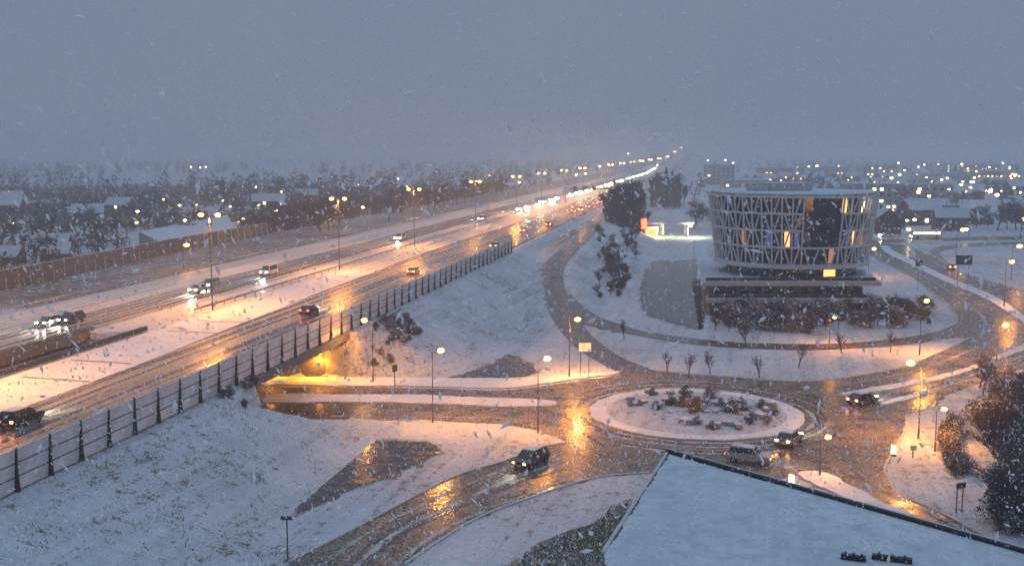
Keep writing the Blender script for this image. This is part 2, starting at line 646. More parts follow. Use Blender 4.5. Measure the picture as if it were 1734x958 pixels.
# bridge decks over the underpass
bridge = thing("motorway_bridge", "concrete motorway bridge with a dark gap between its two decks", "bridge")
def deck(wa, wb):
    mb = MB()
    pts = []
    for w in (wa, wb):
        # the deck ends follow the abutments, which run along X
        sN = (YN - 1.2 + w * SA) / CA
        sF = (YF + 1.2 + w * SA) / CA
        pts.append((MW(w, sN), MW(w, sF)))
    poly = [pts[0][0], pts[1][0], pts[1][1], pts[0][1]]
    mb.prism(poly, 5.05, 6.02)
    return mb
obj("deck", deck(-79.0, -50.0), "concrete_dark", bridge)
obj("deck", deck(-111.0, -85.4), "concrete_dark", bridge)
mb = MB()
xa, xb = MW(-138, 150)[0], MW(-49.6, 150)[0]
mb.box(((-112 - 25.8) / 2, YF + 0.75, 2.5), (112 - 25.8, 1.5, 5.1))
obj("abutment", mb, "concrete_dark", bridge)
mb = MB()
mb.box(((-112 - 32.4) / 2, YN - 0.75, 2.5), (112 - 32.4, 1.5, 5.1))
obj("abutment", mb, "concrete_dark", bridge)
# wing wall lit by the end lamp
mb = MB()
mb.add([(-25.8, YF, 0), (-23.4, YF, 0), (-23.4, YF + 1.5, 0), (-25.8, YF + 1.5, 0), (-25.8, YF, 5.0), (-23.4, YF, 4.2), (-23.4, YF + 1.5, 4.2), (-25.8, YF + 1.5, 5.0)],
       [(0, 1, 5, 4), (1, 2, 6, 5), (2, 3, 7, 6), (3, 0, 4, 7), (4, 5, 6, 7)])
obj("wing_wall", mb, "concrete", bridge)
for wa in (-78.6, -86.0):
    mb = MB()
    s0, s1 = (YN + wa * SA) / CA, (YF + wa * SA) / CA
    a, b = MW(wa, s0 - 4), MW(wa, s1 + 3)
    c = ((a[0] + b[0]) / 2, (a[1] + b[1]) / 2, 6.35)
    mb.box(c, (0.3, s1 - s0 + 7, 0.6), -MA)
    obj("parapet", mb, "concrete_dark", bridge)
# expansion joints across the snowy lane
for (x0, y0, x1, y1) in ((40, 638, 152, 646), (122, 609, 222, 615.5), (284, 560, 366, 564), (338, 543.5, 412, 545.5), (150 - 20, 688 - 90, 131, 599)):
    a, b = G(x0, y0, 6.07), G(x1, y1, 6.07)
    L = math.hypot(b[0] - a[0], b[1] - a[1])
    if L < 3:
        continue
    mb = MB()
    mb.box(((a[0] + b[0]) / 2, (a[1] + b[1]) / 2, 6.075), (L, 0.42, 0.03), math.atan2(b[1] - a[1], b[0] - a[0]))
    obj("expansion_joint", mb, "concrete_dark", bridge)

# guard rails
def guardrail(w, s0, s1, label, st=4.0):
    a = MW(w, s0)
    t = thing("guardrail", label, "guardrail")
    mb = MB()
    p, q = MW(w, s0), MW(w, s1)
    zz = 6.05
    c = ((p[0] + q[0]) / 2, (p[1] + q[1]) / 2)
    mb.box((c[0], c[1], zz + 0.66), (0.08, s1 - s0, 0.3), -MA)
    obj("rail", mb, "galvanised", t)
    pm = MB().box((0, 0, 0.3), (0.1, 0.12, 0.6), -MA).mesh("post", "galvanised")
    n = int((s1 - s0) / st)
    for k in range(n):
        link("post", pm, t, (*MW(w + 0.09, s0 + (k + 0.5) * st), zz))
guardrail(-51.3, 40, 420, "galvanised guardrail just inside the near noise barrier")
guardrail(-79.2, 152, 430, "guardrail along the lamp side of the snowy median")
guardrail(-85.9, 152, 430, "guardrail between the median and the headlight traffic")
guardrail(-108.4, 60, 420, "guardrail on the far outer shoulder of the motorway")

# noise barriers
def noise_barrier(label, wf, s0, s1, step, rows, hgt, pm_, lean, post_h):
    t = thing("noise_barrier", label, "noise barrier", (*MW(wf(s0), s0), 6.0))
    n = int((s1 - s0) / step)
    base = Vector(t.location)
    pmesh = None
    posts = []
    for k in range(n + 1):
        s = s0 + k * step
        x, y = MW(wf(s), s)
        posts.append(Vector((x, y, float(zmot(s)))) - base)
    d = (posts[1] - posts[0]).normalized()
    rt = Vector((d.y, -d.x, 0))
    off = rt * lean
    mb = MB()
    # tapered buttress post: deep foot, slim head
    f = 0.5 if lean >= 0 else 0.3
    hw = 0.075 if lean >= 0 else 0.16
    vsx = []
    for z, lo, hi in ((-0.7, -0.1, f), (0.4, -0.1, f * 0.75), (1.3, -0.1, 0.24), (post_h, -0.1 - lean * 0.0, 0.10)):
        for e in (lo, hi):
            for sd in (-hw, hw):
                vsx.append(rt * (e + lean * z / post_h) + d * sd + Vector((0, 0, z)))
    fsx = []
    for r in range(3):
        o = r * 4
        for a, b in ((0, 1), (1, 3), (3, 2), (2, 0)):
            fsx.append((o + a, o + b, o + 4 + b, o + 4 + a))
    fsx.append((12, 13, 15, 14))
    mb.add(vsx, fsx)
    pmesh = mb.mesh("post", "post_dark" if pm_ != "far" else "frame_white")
    for p in posts:
        link("post", pmesh, t, p)
    rail = MB()
    rh = hgt / rows
    ms = {}
    for k in range(n):
        L = (posts[k + 1] - posts[k]).length
        key = round(L, 3)
        if key not in ms:
            res = []
            for r in range(rows):
                z0, z1 = r * rh + 0.05 + 0.05, (r + 1) * rh - 0.05 + 0.05
                q = MB()
                a0 = rt * (lean * z0 / post_h - 0.03); a1 = rt * (lean * z1 / post_h - 0.03)
                b0 = a0 + rt * 0.06; b1 = a1 + rt * 0.06
                e0, e1 = d * 0.12, d * (L - 0.12)
                zz0, zz1 = Vector((0, 0, z0)), Vector((0, 0, z1))
                q.add([a0 + e0 + zz0, b0 + e0 + zz0, b0 + e1 + zz0, a0 + e1 + zz0, a1 + e0 + zz1, b1 + e0 + zz1, b1 + e1 + zz1, a1 + e1 + zz1],
                      [(3, 2, 1, 0), (4, 5, 6, 7), (0, 1, 5, 4), (1, 2, 6, 5), (2, 3, 7, 6), (3, 0, 4, 7)])
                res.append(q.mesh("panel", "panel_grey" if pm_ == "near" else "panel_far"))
            ms[key] = res
        for r in range(rows):
            link("panel", ms[key][r], t, posts[k])
    # continuous concrete plinth
    q = MB()
    for k in range(n):
        a, b = posts[k], posts[k + 1]
        c = (a + b) / 2
        q.box((c.x, c.y, -0.25), (0.25, (b - a).length, 0.5), -math.atan2(d.x, d.y))
    o = obj("plinth", q, "panel_edge", t)
    q = MB()
    for k in range(n):
        c = (posts[k] + posts[k + 1]) / 2 + rt * (lean * hgt / post_h)
        q.box((c.x, c.y, hgt + 0.06), (0.12, (posts[k + 1] - posts[k]).length - 0.2, 0.09), -math.atan2(d.x, d.y))
    obj("snow_cap", q, "snow_smooth", t)
    for r in range(1, rows):
        q = MB()
        z = r * rh + 0.05
        for k in range(n):
            c = (posts[k] + posts[k + 1]) / 2 + rt * (lean * z / post_h + 0.0)
            q.box((c.x, c.y, z), (0.09, (posts[k + 1] - posts[k]).length - 0.2, 0.098), -math.atan2(d.x, d.y))
        obj("rail", q, "panel_edge", t)
    return t

noise_barrier("tall grey panel noise barrier with black posts along the near motorway edge", lambda s: W_BAR - 0.25, 40.0, 262.0, 4.1, 3, 3.2, "near", 0.22, 3.35)
noise_barrier("pale noise barrier with thin posts on the far motorway verge", lambda s: -126.0 - 6.0 * max(0, min(1, (s - 165) / 90)), 140.0, 300.0, 4.0, 2, 3.6, "far", -0.2, 3.8)

# ------------------------------------------------------------------ local roads
_rg = random.Random(99)
def ragged(poly, amp=0.22, step=0.7, box=(-60, 150, 30, 420)):
    """snow edges are never clean: split long edges and push the points in and out"""
    out = []
    n = len(poly)
    for i in range(n):
        a, b = poly[i], poly[(i + 1) % n]
        L = math.hypot(b[0] - a[0], b[1] - a[1])
        inside = box[0] < a[0] < box[1] and box[2] < a[1] < box[3]
        st = step * max(1.0, a[1] / 120.0)
        k = max(1, min(220, int(L / st))) if inside else 1
        nx, ny = (-(b[1] - a[1]) / L, (b[0] - a[0]) / L) if L > 1e-6 else (0, 0)
        for j in range(k):
            t = j / k
            d = _rg.gauss(0, amp * 0.5) + amp * 0.6 * math.sin(0.9 * (a[0] + (b[0] - a[0]) * t) + 1.3 * (a[1] + (b[1] - a[1]) * t)) if inside else 0.0
            out.append((a[0] + (b[0] - a[0]) * t + nx * d, a[1] + (b[1] - a[1]) * t + ny * d))
    return out
def sheet(name, poly, z, mat, t=0.12, smooth=True, sub=3, side=None, rag=0.16):
    if smooth:
        poly = smooth_poly(poly, True, sub)
    if rag:
        poly = ragged(poly, rag)
    mb = MB()
    mb.prism(poly, z - t, z, 0, 1 if side else None)
    return struct(obj(name, mb, [mat, side] if side else mat))

E_LEFT = [(1650, 569), (1622, 553), (1619, 533), (1608, 517), (1584, 499), (1545, 470), (1506, 450), (1467, 429), (1430, 412)]
outline = ([(-150.0, 121.8), (-150.0, 139.6), (-40, 139.4)] + GP([(560, 656), (700, 657), (850, 662), (905, 656), (960, 648), (1010, 641), (1050, 634),
           (1098, 625), (1130, 630), (1163, 634), (1230, 639), (1300, 644), (1349, 647), (1414, 643), (1480, 632), (1532, 622), (1584, 601), (1623, 583)])
           + GP(E_LEFT) + GP([(1490, 412), (1525, 414), (1555, 423), (1584, 436), (1623, 460), (1675, 476), (1734, 491), (1840, 512), (1960, 560), (1900, 610),
           (1734, 622), (1660, 648), (1600, 670), (1587, 686), (1535, 704), (1532, 730), (1511, 767), (1498, 793), (1503, 809), (1519, 835), (1550, 850), (1595, 869),
           (1673, 911), (1760, 945), (1740, 975), (1640, 915), (1543, 872), (1492, 851), (1450, 828), (1396, 802), (1349, 803), (1300, 815), (1200, 805), (1099, 800), (1019, 806),
           (954, 823), (902, 841), (850, 859), (802, 880), (750, 911), (685, 955), (610, 1015), (400, 1015), (491, 952), (582, 906), (660, 864), (737, 823),
           (789, 801), (850, 783), (915, 759), (967, 749), (915, 730), (876, 723), (850, 718), (726, 711), (635, 711), (546, 700)]) + [(-40, 121.6)])
mb = MB(); mb.prism(ragged(outline), -0.08, 0.045)
struct(obj("road", mb, "asphalt_slush"))

# soaked lanes inside and before the underpass
for (y0, y1) in ((122.2, 129.9), (135.9, 139.2)):
    mb = MB(); mb.add([(-112, y0, 0.06), (-19, y0 + 0.1, 0.06), (-19, y1, 0.06), (-112, y1, 0.06)], [(0, 1, 2, 3)])
    struct(obj("underpass_lane", mb, "asphalt_soaked"))

# service road that loops round the office pond
svc = [((966, 497), (944, 524)), ((980, 513), (962, 539)), ((996, 526), (985, 549)), ((1033, 544), (1017, 556)), ((1085, 560), (1062, 565)), ((1163, 572), (1130, 577)), ((1242, 580), (1200, 586)),
       ((1300, 582), (1290, 591)), ((1388, 583), (1372, 593)), ((1467, 579), (1467, 589)), ((1532, 572), (1545, 583)), ((1584, 562), (1597, 574)), ((1622, 548), (1652, 571))]
mb = MB()
vs = []
pr = smooth_poly([(*GT(*a), *GT(*b)) for a, b in svc], False, 6)
for p in pr:
    ha, hb = hz(p[0], p[1]), hz(p[2], p[3])
    m_ = max(ha, hb)
    vs += [(p[0], p[1], ha + 0.085), (p[2], p[3], hb + 0.085)]
mb.add(vs, [(2 * k, 2 * k + 1, 2 * k + 3, 2 * k + 2) for k in range(len(pr) - 1)])
struct(obj("road", mb, "asphalt_wet"))

# slip road climbing to the motorway
mb = MB()
cl = smooth_poly(RAMP_C, False, 8)
vs = []
for k, p in enumerate(cl):
    vs += [(p[0], p[1], p[4] + 0.07), (p[2], p[3], p[4] + 0.07)]
mb.add(vs, [(2 * k, 2 * k + 1, 2 * k + 3, 2 * k + 2) for k in range(len(cl) - 1)])
struct(obj("slip_road", mb, "asphalt_wet"))
# wheel tracks on the snow beside the slip road
for off, s0, s1 in ((-43.6, 275, 420), (-45.6, 300, 430)):
    strip("wheel_track", off - 0.5, off + 0.5, s0, s1, "asphalt_slush", 0.03)

# far cross road and its curve
def road_px(name, left, right, z, mat):
    return sheet(name, GP(left) + GP(right[::-1]), z, mat, sub=3)
road_px("road", [(1440, 408), (1550, 404), (1660, 401), (1760, 400), (1900, 399)], [(1440, 413), (1550, 410), (1660, 407), (1760, 406), (1900, 405)], 0.04, "asphalt_slush")
road_px("road", [(1590, 437), (1575, 428), (1582, 420), (1620, 414), (1700, 410), (1800, 408)], [(1612, 450), (1592, 432), (1600, 424), (1640, 418), (1720, 415), (1800, 414)], 0.035, "asphalt_slush")

# islands
def island(name, pts, top="snow_smooth", z=0.17, smooth=True, sub=3):
    return sheet(name, pts, z, top, 0.16, smooth, sub, "concrete_pale")
CIR = (21.9, 125.4)
ring = lambda r, n=64: [(CIR[0] + r * math.cos(2 * math.pi * k / n), CIR[1] + r * math.sin(2 * math.pi * k / n)) for k in range(n)]
island("roundabout_apron", ring(12.6), "snow_smooth", 0.14, False)
mb = MB()
rs = [(10.6, 0.15), (9.6, 0.42), (7.5, 0.62), (4.0, 0.78), (0.01, 0.85)]
vs = []; fs = []
for k, (r, z) in enumerate([(10.6, 0.10)] + rs):
    for j in range(48):
        q = 2 * math.pi * j / 48
        vs.append((CIR[0] + r * math.cos(q), CIR[1] + r * math.sin(q), z))
for k in range(len(rs)):
    for j in range(48):
        a, b = k * 48 + j, k * 48 + (j + 1) % 48
        fs.append((a, b, b + 48, a + 48))
mb.add(vs, fs)
struct(obj("roundabout_mound", mb, "snow"))
island("median_island", [(-150, 130.2), (-150, 135.6), (-40, 135.4)] + GP([(560, 669.5), (700, 669.5), (850, 676), (905, 677), (936, 680), (945, 683), (932, 688), (880, 689.5), (850, 689), (700, 683.5), (560, 682)]) + [(-40, 130.2)])
island("median_island", GP([(1420, 669), (1467, 659), (1571, 641), (1644, 621), (1702, 598), (1760, 572), (1765, 580), (1702, 606), (1644, 628), (1571, 648), (1467, 666)]))
island("median_island", GP([(1496, 682), (1530, 673), (1562, 667), (1560, 672), (1530, 679), (1500, 686)]))
island("median_island", GP([(1496, 418), (1555, 446), (1610, 472), (1675, 498), (1725, 528), (1745, 548), (1730, 545), (1672, 508), (1604, 479), (1548, 452), (1500, 428)]))
island("median_island", GP([(1349, 804), (1396, 802), (1450, 828), (1492, 851), (1543, 873), (1500, 878), (1420, 840)]))
island("footpath", [(-150, 140.6), (-150, 145.6), (-40, 145.4)] + GP([(560, 641), (700, 640.5), (850, 641), (940, 637), (1000, 633), (1044, 629.5), (1048, 632), (1005, 639), (955, 646), (905, 652.5), (850, 658), (700, 654.5), (560, 654)]) + [(-40, 140.6)], z=0.14)
# snow ridge between the lanes of the lower arm
sheet("snow_ridge", GP([(600, 958), (660, 905), (737, 868), (850, 816), (936, 785), (938, 788), (852, 819.5), (740, 872), (664, 909), (606, 962)]), 0.075, "snow_thin", 0.03)
def rut(pts, wd, mat, z, name="tyre_track", px=True):
    pts = smooth_poly(GP(pts) if px else pts, False, 6)
    a_, b_ = [], []
    for i, p in enumerate(pts):
        q0, q1 = pts[max(0, i - 1)], pts[min(len(pts) - 1, i + 1)]
        dx, dy = q1[0] - q0[0], q1[1] - q0[1]
        L = math.hypot(dx, dy) or 1
        w_ = wd * _rg.uniform(0.55, 1.3) / 2
        o_ = _rg.gauss(0, 0.05)
        a_.append((p[0] - dy / L * (w_ + o_), p[1] + dx / L * (w_ + o_), z)); b_.append((p[0] + dy / L * (w_ - o_), p[1] - dx / L * (w_ - o_), z))
    mb = MB()
    n_ = len(pts)
    mb.add(a_ + b_, [(n_ + i, n_ + i + 1, i + 1, i) for i in range(n_ - 1)])
    return struct(obj(name, mb, mat))
def arc(r_, a0, a1, n_=14):
    return [(CIR[0] + r_ * math.cos(a0 + (a1 - a0) * k / n_), CIR[1] + r_ * math.sin(a0 + (a1 - a0) * k / n_)) for k in range(n_ + 1)]
for k, (r_, a0, a1) in enumerate(((13.6, -2.9, 0.6), (13.4, 0.9, 2.9), (15.2, -2.4, -0.3), (15.6, 0.3, 2.3), (17.3, 1.2, 2.6), (17.6, -2.2, -1.2))):
    rut(arc(r_, a0, a1), 0.55, "snow_thin", 0.066 + 0.002 * k, "slush_ridge", False)
for k, (r_, a0, a1) in enumerate(((14.1, -3.0, 0.9), (14.2, 1.1, 3.0), (14.9, -2.6, 0.2), (16.2, 0.2, 2.6), (16.9, -2.4, -0.4))):
    rut(arc(r_, a0, a1), 0.38, "asphalt_soaked", 0.06 + 0.0015 * k, "tyre_track", False)
for k, (pts, wd, mat) in enumerate((([(560, 985), (650, 905), (737, 858), (850, 806), (930, 778)], 0.4, "asphalt_soaked"), ([(590, 985), (668, 912), (750, 872), (860, 825), (950, 795)], 0.4, "asphalt_soaked"),
        ([(540, 960), (640, 893), (737, 845), (850, 797), (925, 770)], 0.45, "snow_thin"), ([(640, 985), (720, 918), (790, 878), (870, 846), (960, 812)], 0.45, "snow_thin"),
        ([(1400, 655), (1500, 640), (1590, 615), (1650, 590), (1700, 565)], 0.45, "snow_thin"), ([(1480, 690), (1540, 676), (1600, 655), (1680, 622), (1740, 600)], 0.5, "snow_thin"), ([(1470, 680), (1550, 662), (1640, 640), (1720, 612)], 0.4, "asphalt_soaked"),
        ([(1440, 790), (1490, 825), (1550, 858), (1640, 902)], 0.4, "snow_thin"), ([(1530, 448), (1590, 483), (1640, 515), (1668, 545), (1660, 575)], 0.6, "snow_thin"), ([(1560, 433), (1620, 466), (1680, 490), (1740, 508)], 0.5, "snow_thin"),
        ([(560, 706), (726, 706.5), (850, 709), (905, 716)], 0.3, "snow_thin"), ([(940, 700), (965, 712), (990, 735), (1030, 760)], 0.4, "asphalt_soaked"))):
    rut(pts, wd, mat, 0.068 + 0.002 * k, "slush_ridge" if mat.startswith("snow") else "tyre_track")
# plot between slip road and service road keeps its kerb line
def kerb(pxs, z=0.0, wd=0.22, h=0.14, name="kerb"):
    pts = smooth_poly(GP(pxs), False, 4)
    mb = MB()
    for a, b in zip(pts[:-1], pts[1:]):
        mb.box(((a[0] + b[0]) / 2, (a[1] + b[1]) / 2, z + h / 2), (math.hypot(b[0] - a[0], b[1] - a[1]) + 0.05, wd, h), math.atan2(b[1] - a[1], b[0] - a[0]))
    return struct(obj(name, mb, "concrete_pale"))
kerb([(491, 951), (582, 905), (660, 863), (737, 822), (789, 800), (850, 782), (915, 758), (966, 748.5)])
kerb([(685, 956), (750, 912), (802, 881), (850, 860), (902, 842), (954, 824), (1019, 807), (1099, 801)])
kerb([(1098, 626), (1163, 633), (1230, 638), (1300, 643), (1349, 646), (1414, 642), (1480, 631), (1532, 621), (1584, 600), (1623, 582), (1648, 570)])
kerb([(1535, 704), (1532, 730), (1511, 767), (1498, 793), (1503, 809), (1519, 835), (1550, 850), (1595, 869), (1673, 911)])
kerb([(1467, 429), (1506, 450), (1545, 470), (1584, 499), (1608, 517), (1619, 533), (1621, 547)])

# ponds: water sheet with a low bank
def pond(pxs, z=0.05, mat="water"):
    poly = ragged(smooth_poly(GP(pxs), True, 4), 0.3)
    cx = sum(p[0] for p in poly) / len(poly); cy_ = sum(p[1] for p in poly) / len(poly)
    bank = []
    for (x, y) in poly:
        d_ = math.hypot(x - cx, y - cy_) or 1
        e_ = max(0.1, 0.55 + _rg.gauss(0, 0.35))
        bank.append((x + (x - cx) / d_ * e_, y + (y - cy_) / d_ * e_))
    mb = MB(); mb.prism(bank, z - 0.2, z - 0.012)
    struct(obj("pond_bank", mb, "patch_ground"))
    mb = MB(); mb.prism(poly, z - 0.2, z)
    return struct(obj("pond_water", mb, mat))
pond([(497, 869), (545, 823), (582, 787), (618, 752), (646, 746), (687, 747.5), (721, 749), (744, 756.5), (737, 770), (700, 790), (661, 806), (609, 824), (557, 848)])
pond([(745, 643), (791, 632), (828, 619), (848, 607), (860, 601), (876, 604), (901, 620), (905, 632), (876, 641), (850, 643), (800, 645)])
pond([(1090, 528), (1086, 505), (1091, 470), (1098, 449), (1112, 442), (1150, 441), (1188, 441), (1188, 470), (1190, 520), (1190, 556), (1160, 553), (1124, 543), (1098, 534)], mat="water_clear")
# bare grass patch by the roof
sheet("grass_patch", GP([(860, 975), (884, 939), (941, 906), (1006, 885), (1032, 862), (1070, 845), (1060, 900), (1030, 975)]), 0.05, "patch_ground", 0.1)
sheet("grass_patch", GP([(1592, 720), (1615, 704), (1634, 708), (1626, 740), (1628, 770), (1640, 806), (1615, 810), (1596, 785), (1588, 750)]), 0.05, "patch_ground", 0.1)
# pale curb wall of the path beside the pond
kerb([(1008, 412), (1002, 430), (1004, 455), (1004, 480), (1014, 498)], 0.0, 0.8, 0.5, "low_wall")

# ------------------------------------------------------------------ foreground roof
RZ = 14.0
roofp = GP([(1130, 766), (1020, 936), (960, 1030)], RZ)
q = GP([(1734, 934), (1860, 972)], RZ)
poly = [roofp[0], roofp[1], (roofp[1][0] - 2.3, 26.0), (30.0, 20.0), q[1], q[0]]
rb = thing("flat_roof_building", "large snow covered flat roof with dark parapet edge", "building", (0, 0, 0))
mb = MB(); mb.prism(poly, 0.0, RZ - 0.25)
obj("wall", mb, "concrete_dark", rb)
mb = MB(); mb.prism(poly, RZ - 0.24, RZ - 0.05)
obj("roof_membrane", mb, "sign_back", rb)
cxp = sum(p[0] for p in poly) / len(poly); cyp = sum(p[1] for p in poly) / len(poly)
inset = [(p[0] + (cxp - p[0]) * 0.012, p[1] + (cyp - p[1]) * 0.012) for p in poly]
mb = MB(); mb.prism(ragged(inset, 0.09, 0.25, (-50, 80, 10, 90)), RZ - 0.045, RZ)
obj("roof", mb, "snow_roof", rb)
def edge(a, b, wd, h, z, mat, name, nud=0.0):
    L = math.hypot(b[0] - a[0], b[1] - a[1])
    mb = MB(); mb.box(((a[0] + b[0]) / 2, (a[1] + b[1]) / 2 + nud, z + h / 2), (L, wd, h), math.atan2(b[1] - a[1], b[0] - a[0]))
    return obj(name, mb, mat, rb)
edge(roofp[0], q[1], 0.28, 0.62, RZ - 0.45, "black_trim", "parapet", 0.16)
edge(roofp[0], q[1], 0.10, 0.03, RZ + 0.175, "snow_roof", "parapet_cap", 0.25)
edge(roofp[1], roofp[0], 0.16, 0.40, RZ - 0.34, "concrete_pale", "parapet")
for (x, y, l) in ((1445, 947, 1.0), (1510, 949, 1.6)):
    a = G(x, y, RZ)
    mb = MB(); mb.box((a[0], a[1], RZ + 0.10), (l, 0.28, 0.2), -0.35)
    for k in range(3):
        mb.box((a[0] + (k - 1) * l * 0.3, a[1] - (k - 1) * l * 0.11, RZ + 0.23), (0.12, 0.3, 0.07), -0.35)
    obj("roof_vent", mb, "black_trim", rb)

# ------------------------------------------------------------------ round office building
BC = (57.5, 221.0)
ob = thing("round_office_building", "round office tower with pale lattice facade on stepped terraces", "building", (BC[0], BC[1], 0))
def rel(p):
    return (p[0] - BC[0], p[1] - BC[1])
def quad_plan(x0, x1, y0, y1, sh=0.17):
    # plan skewed like the site: the sides run a little to the right with depth
    return [rel((x0, y0)), rel((x1, y0)), rel((x1 + (y1 - y0) * sh, y1)), rel((x0 + (y1 - y0) * sh, y1))]
def slab(name, poly, z0, z1, mat):
    mb = MB(); mb.prism(poly, z0, z1); return obj(name, mb, mat, ob)
slab("lower_wall", quad_plan(37.6, 66.5, 201.8, 240, 0.15), 0, 2.55, "concrete_dark")
slab("terrace", quad_plan(36.6, 67.5, 200.6, 241, 0.15), 2.56, 3.35, "concrete_pale")
slab("terrace_snow", quad_plan(36.7, 67.4, 200.7, 240.9, 0.15), 3.355, 3.45, "snow_roof")
slab("upper_wall", quad_plan(37.8, 67.0, 203.8, 240, 0.15), 3.46, 5.55, "concrete_dark")
slab("terrace", quad_plan(36.4, 70.2, 202.4, 246, 0.17), 5.56, 6.3, "concrete_pale")
slab("terrace_snow", quad_plan(36.7, 69.9, 202.7, 245.7, 0.17), 6.305, 6.42, "snow_roof")
slab("terrace_shadow_strip", quad_plan(37.0, 69.4, 203.5, 203.75, 0.0), 6.421, 7.0, "black_trim")  # black strip put in for the dark shadow line of the parapet
slab("terrace_shadow_strip", quad_plan(37.2, 67.0, 201.3, 201.5, 0.0), 3.451, 3.95, "black_trim")  # same black shadow line on the lower terrace
for k in range(12):
    x = 39.5 + k * 2.35
    mb = MB(); mb.box((*rel((x, 201.72)), 1.5), (1.5, 0.12, 1.5)); obj("window", mb, "glass_dark", ob)
    mb = MB(); mb.box((*rel((x + 0.2, 203.72)), 4.6), (1.7, 0.12, 1.4)); obj("window", mb, "glass_dark", ob)
# left canal-side deck running back
mb = MB(); mb.prism([rel(p) for p in ((36.2, 203.5), (38.4, 203.5), (54, 300), (50.5, 300))], 5.3, 5.9)
obj("side_deck", mb, "snow_roof", ob)
for k in range(8):
    t = k / 7
    mb = MB(); mb.box((*rel((37.4 + 15 * t, 206 + 90 * t)), 2.65), (0.7, 0.7, 5.3))
    obj("deck_column", mb, "concrete", ob)
NB = 52
def circ(r, n=NB, ph=0.0):
    return [(r * math.cos(2 * math.pi * k / n + ph), r * math.sin(2 * math.pi * k / n + ph)) for k in range(n)]
ZB, ZT, NR = 8.75, 22.3, 4
RB, RT = 15.1, 16.9
def rad(z):
    return RB + (RT - RB) * (z - ZB) / (ZT - ZB)
mb = MB(); mb.prism(circ(12.9), 6.42, 8.4); obj("recessed_storey", mb, "glass_dark", ob)
for k in range(24):
    q0 = 2 * math.pi * (k + 0.5) / 24
    mb = MB(); mb.box((13.0 * math.cos(q0), 13.0 * math.sin(q0), 7.4), (0.12, 0.16, 1.96), q0); obj("mullion", mb, "post_dark", ob)
# lit ground storey window
a = -math.pi / 2 + 0.36
mb = MB(); mb.box((12.98 * math.cos(a), 12.98 * math.sin(a), 7.3), (0.16, 2.6, 1.3), a); obj("lit_window", mb, "window_warm", ob)
mb = MB(); mb.frustum(circ(RB + 0.55), 8.36, circ(RB + 0.7), 9.2); obj("base_ring", mb, "lattice", ob)
mb = MB(); mb.frustum(circ(RB - 1.3), 9.2, circ(RT - 1.3), ZT - 0.05); obj("core", mb, "black_trim", ob)
rowz = [9.2 + (ZT - 9.2) * k / NR for k in range(NR + 1)]
ph0 = -math.pi / 2
bay = 2 * math.pi / NB
def bayang(k):
    return ph0 + k * bay
def in_gap(k):
    kk = (k + NB // 2) % NB - NB // 2
    return -1 <= kk <= 2            # bays without lattice, slightly right of the front
LIT = {}
for dk, r, mt in ((-3, 1, "window_warm"), (-8, 1, "window_dim"), (3, 3, "window_warm"), (4, 3, "glass_blue"), (6, 3, "window_white"), (7, 3, "window_dim"), (5, 1, "window_warm"), (7, 1, "window_dim"),
                  (6, 1, "window_purple"), (-5, 1, "window_purple"), (-2, 1, "window_purple"), (-4, 1, "glass_blue"), (2, 0, "window_dim"), (4, 1, "window_purple")):
    LIT[(dk % NB, r)] = mt
# panes: one shared mesh per row and material
panes = {}
for r in range(NR):
    z0, z1 = rowz[r] + 0.14, rowz[r + 1] - 0.14
    for mt in ("glass_dark", "glass_blue", "window_warm", "window_dim", "window_white", "window_purple"):
        mb = MB()
        r0, r1 = rad(z0) - 0.95, rad(z1) - 0.95
        hw0, hw1 = r0 * math.tan(bay / 2) - 0.07, r1 * math.tan(bay / 2) - 0.07
        if mt.startswith("window"):
            hw0 *= 0.62; hw1 *= 0.62
        vs = [(r0, -hw0, z0), (r0, hw0, z0), (r1, hw1, z1), (r1, -hw1, z1), (r0 - 0.06, -hw0, z0), (r0 - 0.06, hw0, z0), (r1 - 0.06, hw1, z1), (r1 - 0.06, -hw1, z1)]
        mb.add(vs, [(0, 1, 2, 3), (5, 4, 7, 6), (1, 5, 6, 2), (4, 0, 3, 7), (3, 2, 6, 7), (4, 5, 1, 0)])
        panes[(r, mt)] = mb.mesh("pane", mt)
pm = MB()
vs = []
for z in (9.2, ZT + 0.1):
    rr = rad(z)
    for dr in (-0.18, 0.12):
        for hw in (-0.14, 0.14):
            vs.append((rr + dr, hw, z))
pm.add(vs, [(0, 1, 3, 2), (6, 7, 5, 4), (2, 3, 7, 6), (1, 0, 4, 5), (3, 1, 5, 7), (0, 2, 6, 4)])
pmesh = pm.mesh("post", "lattice")
mulm = MB()
vs = []
for z in (9.2, ZT - 0.1):
    rr = rad(z) - 0.95
    for dr in (-0.1, 0.08):
        for hw in (-0.05, 0.05):
            vs.append((rr + dr, hw, z))
mulm.add(vs, [(0, 1, 3, 2), (6, 7, 5, 4), (2, 3, 7, 6), (1, 0, 4, 5), (3, 1, 5, 7), (0, 2, 6, 4)])
mulmesh = mulm.mesh("mullion", "post_dark")
diag = {}
for r in range(NR):
    for up in (0, 1):
        z0, z1 = rowz[r] + 0.1, rowz[r + 1] - 0.1
        a0, a1 = (0.03, bay - 0.03) if up else (bay - 0.03, 0.03)
        p = Vector((rad(z0) * math.cos(a0), rad(z0) * math.sin(a0), z0)); q = Vector((rad(z1) * math.cos(a1), rad(z1) * math.sin(a1), z1))
        mb = MB(); mb.tube(p, q, 0.17, 0.17, 4); diag[(r, up)] = mb.mesh("brace", "lattice")
PAT = [[1, 0], [0, 1], [1, 0], [1, 0]]
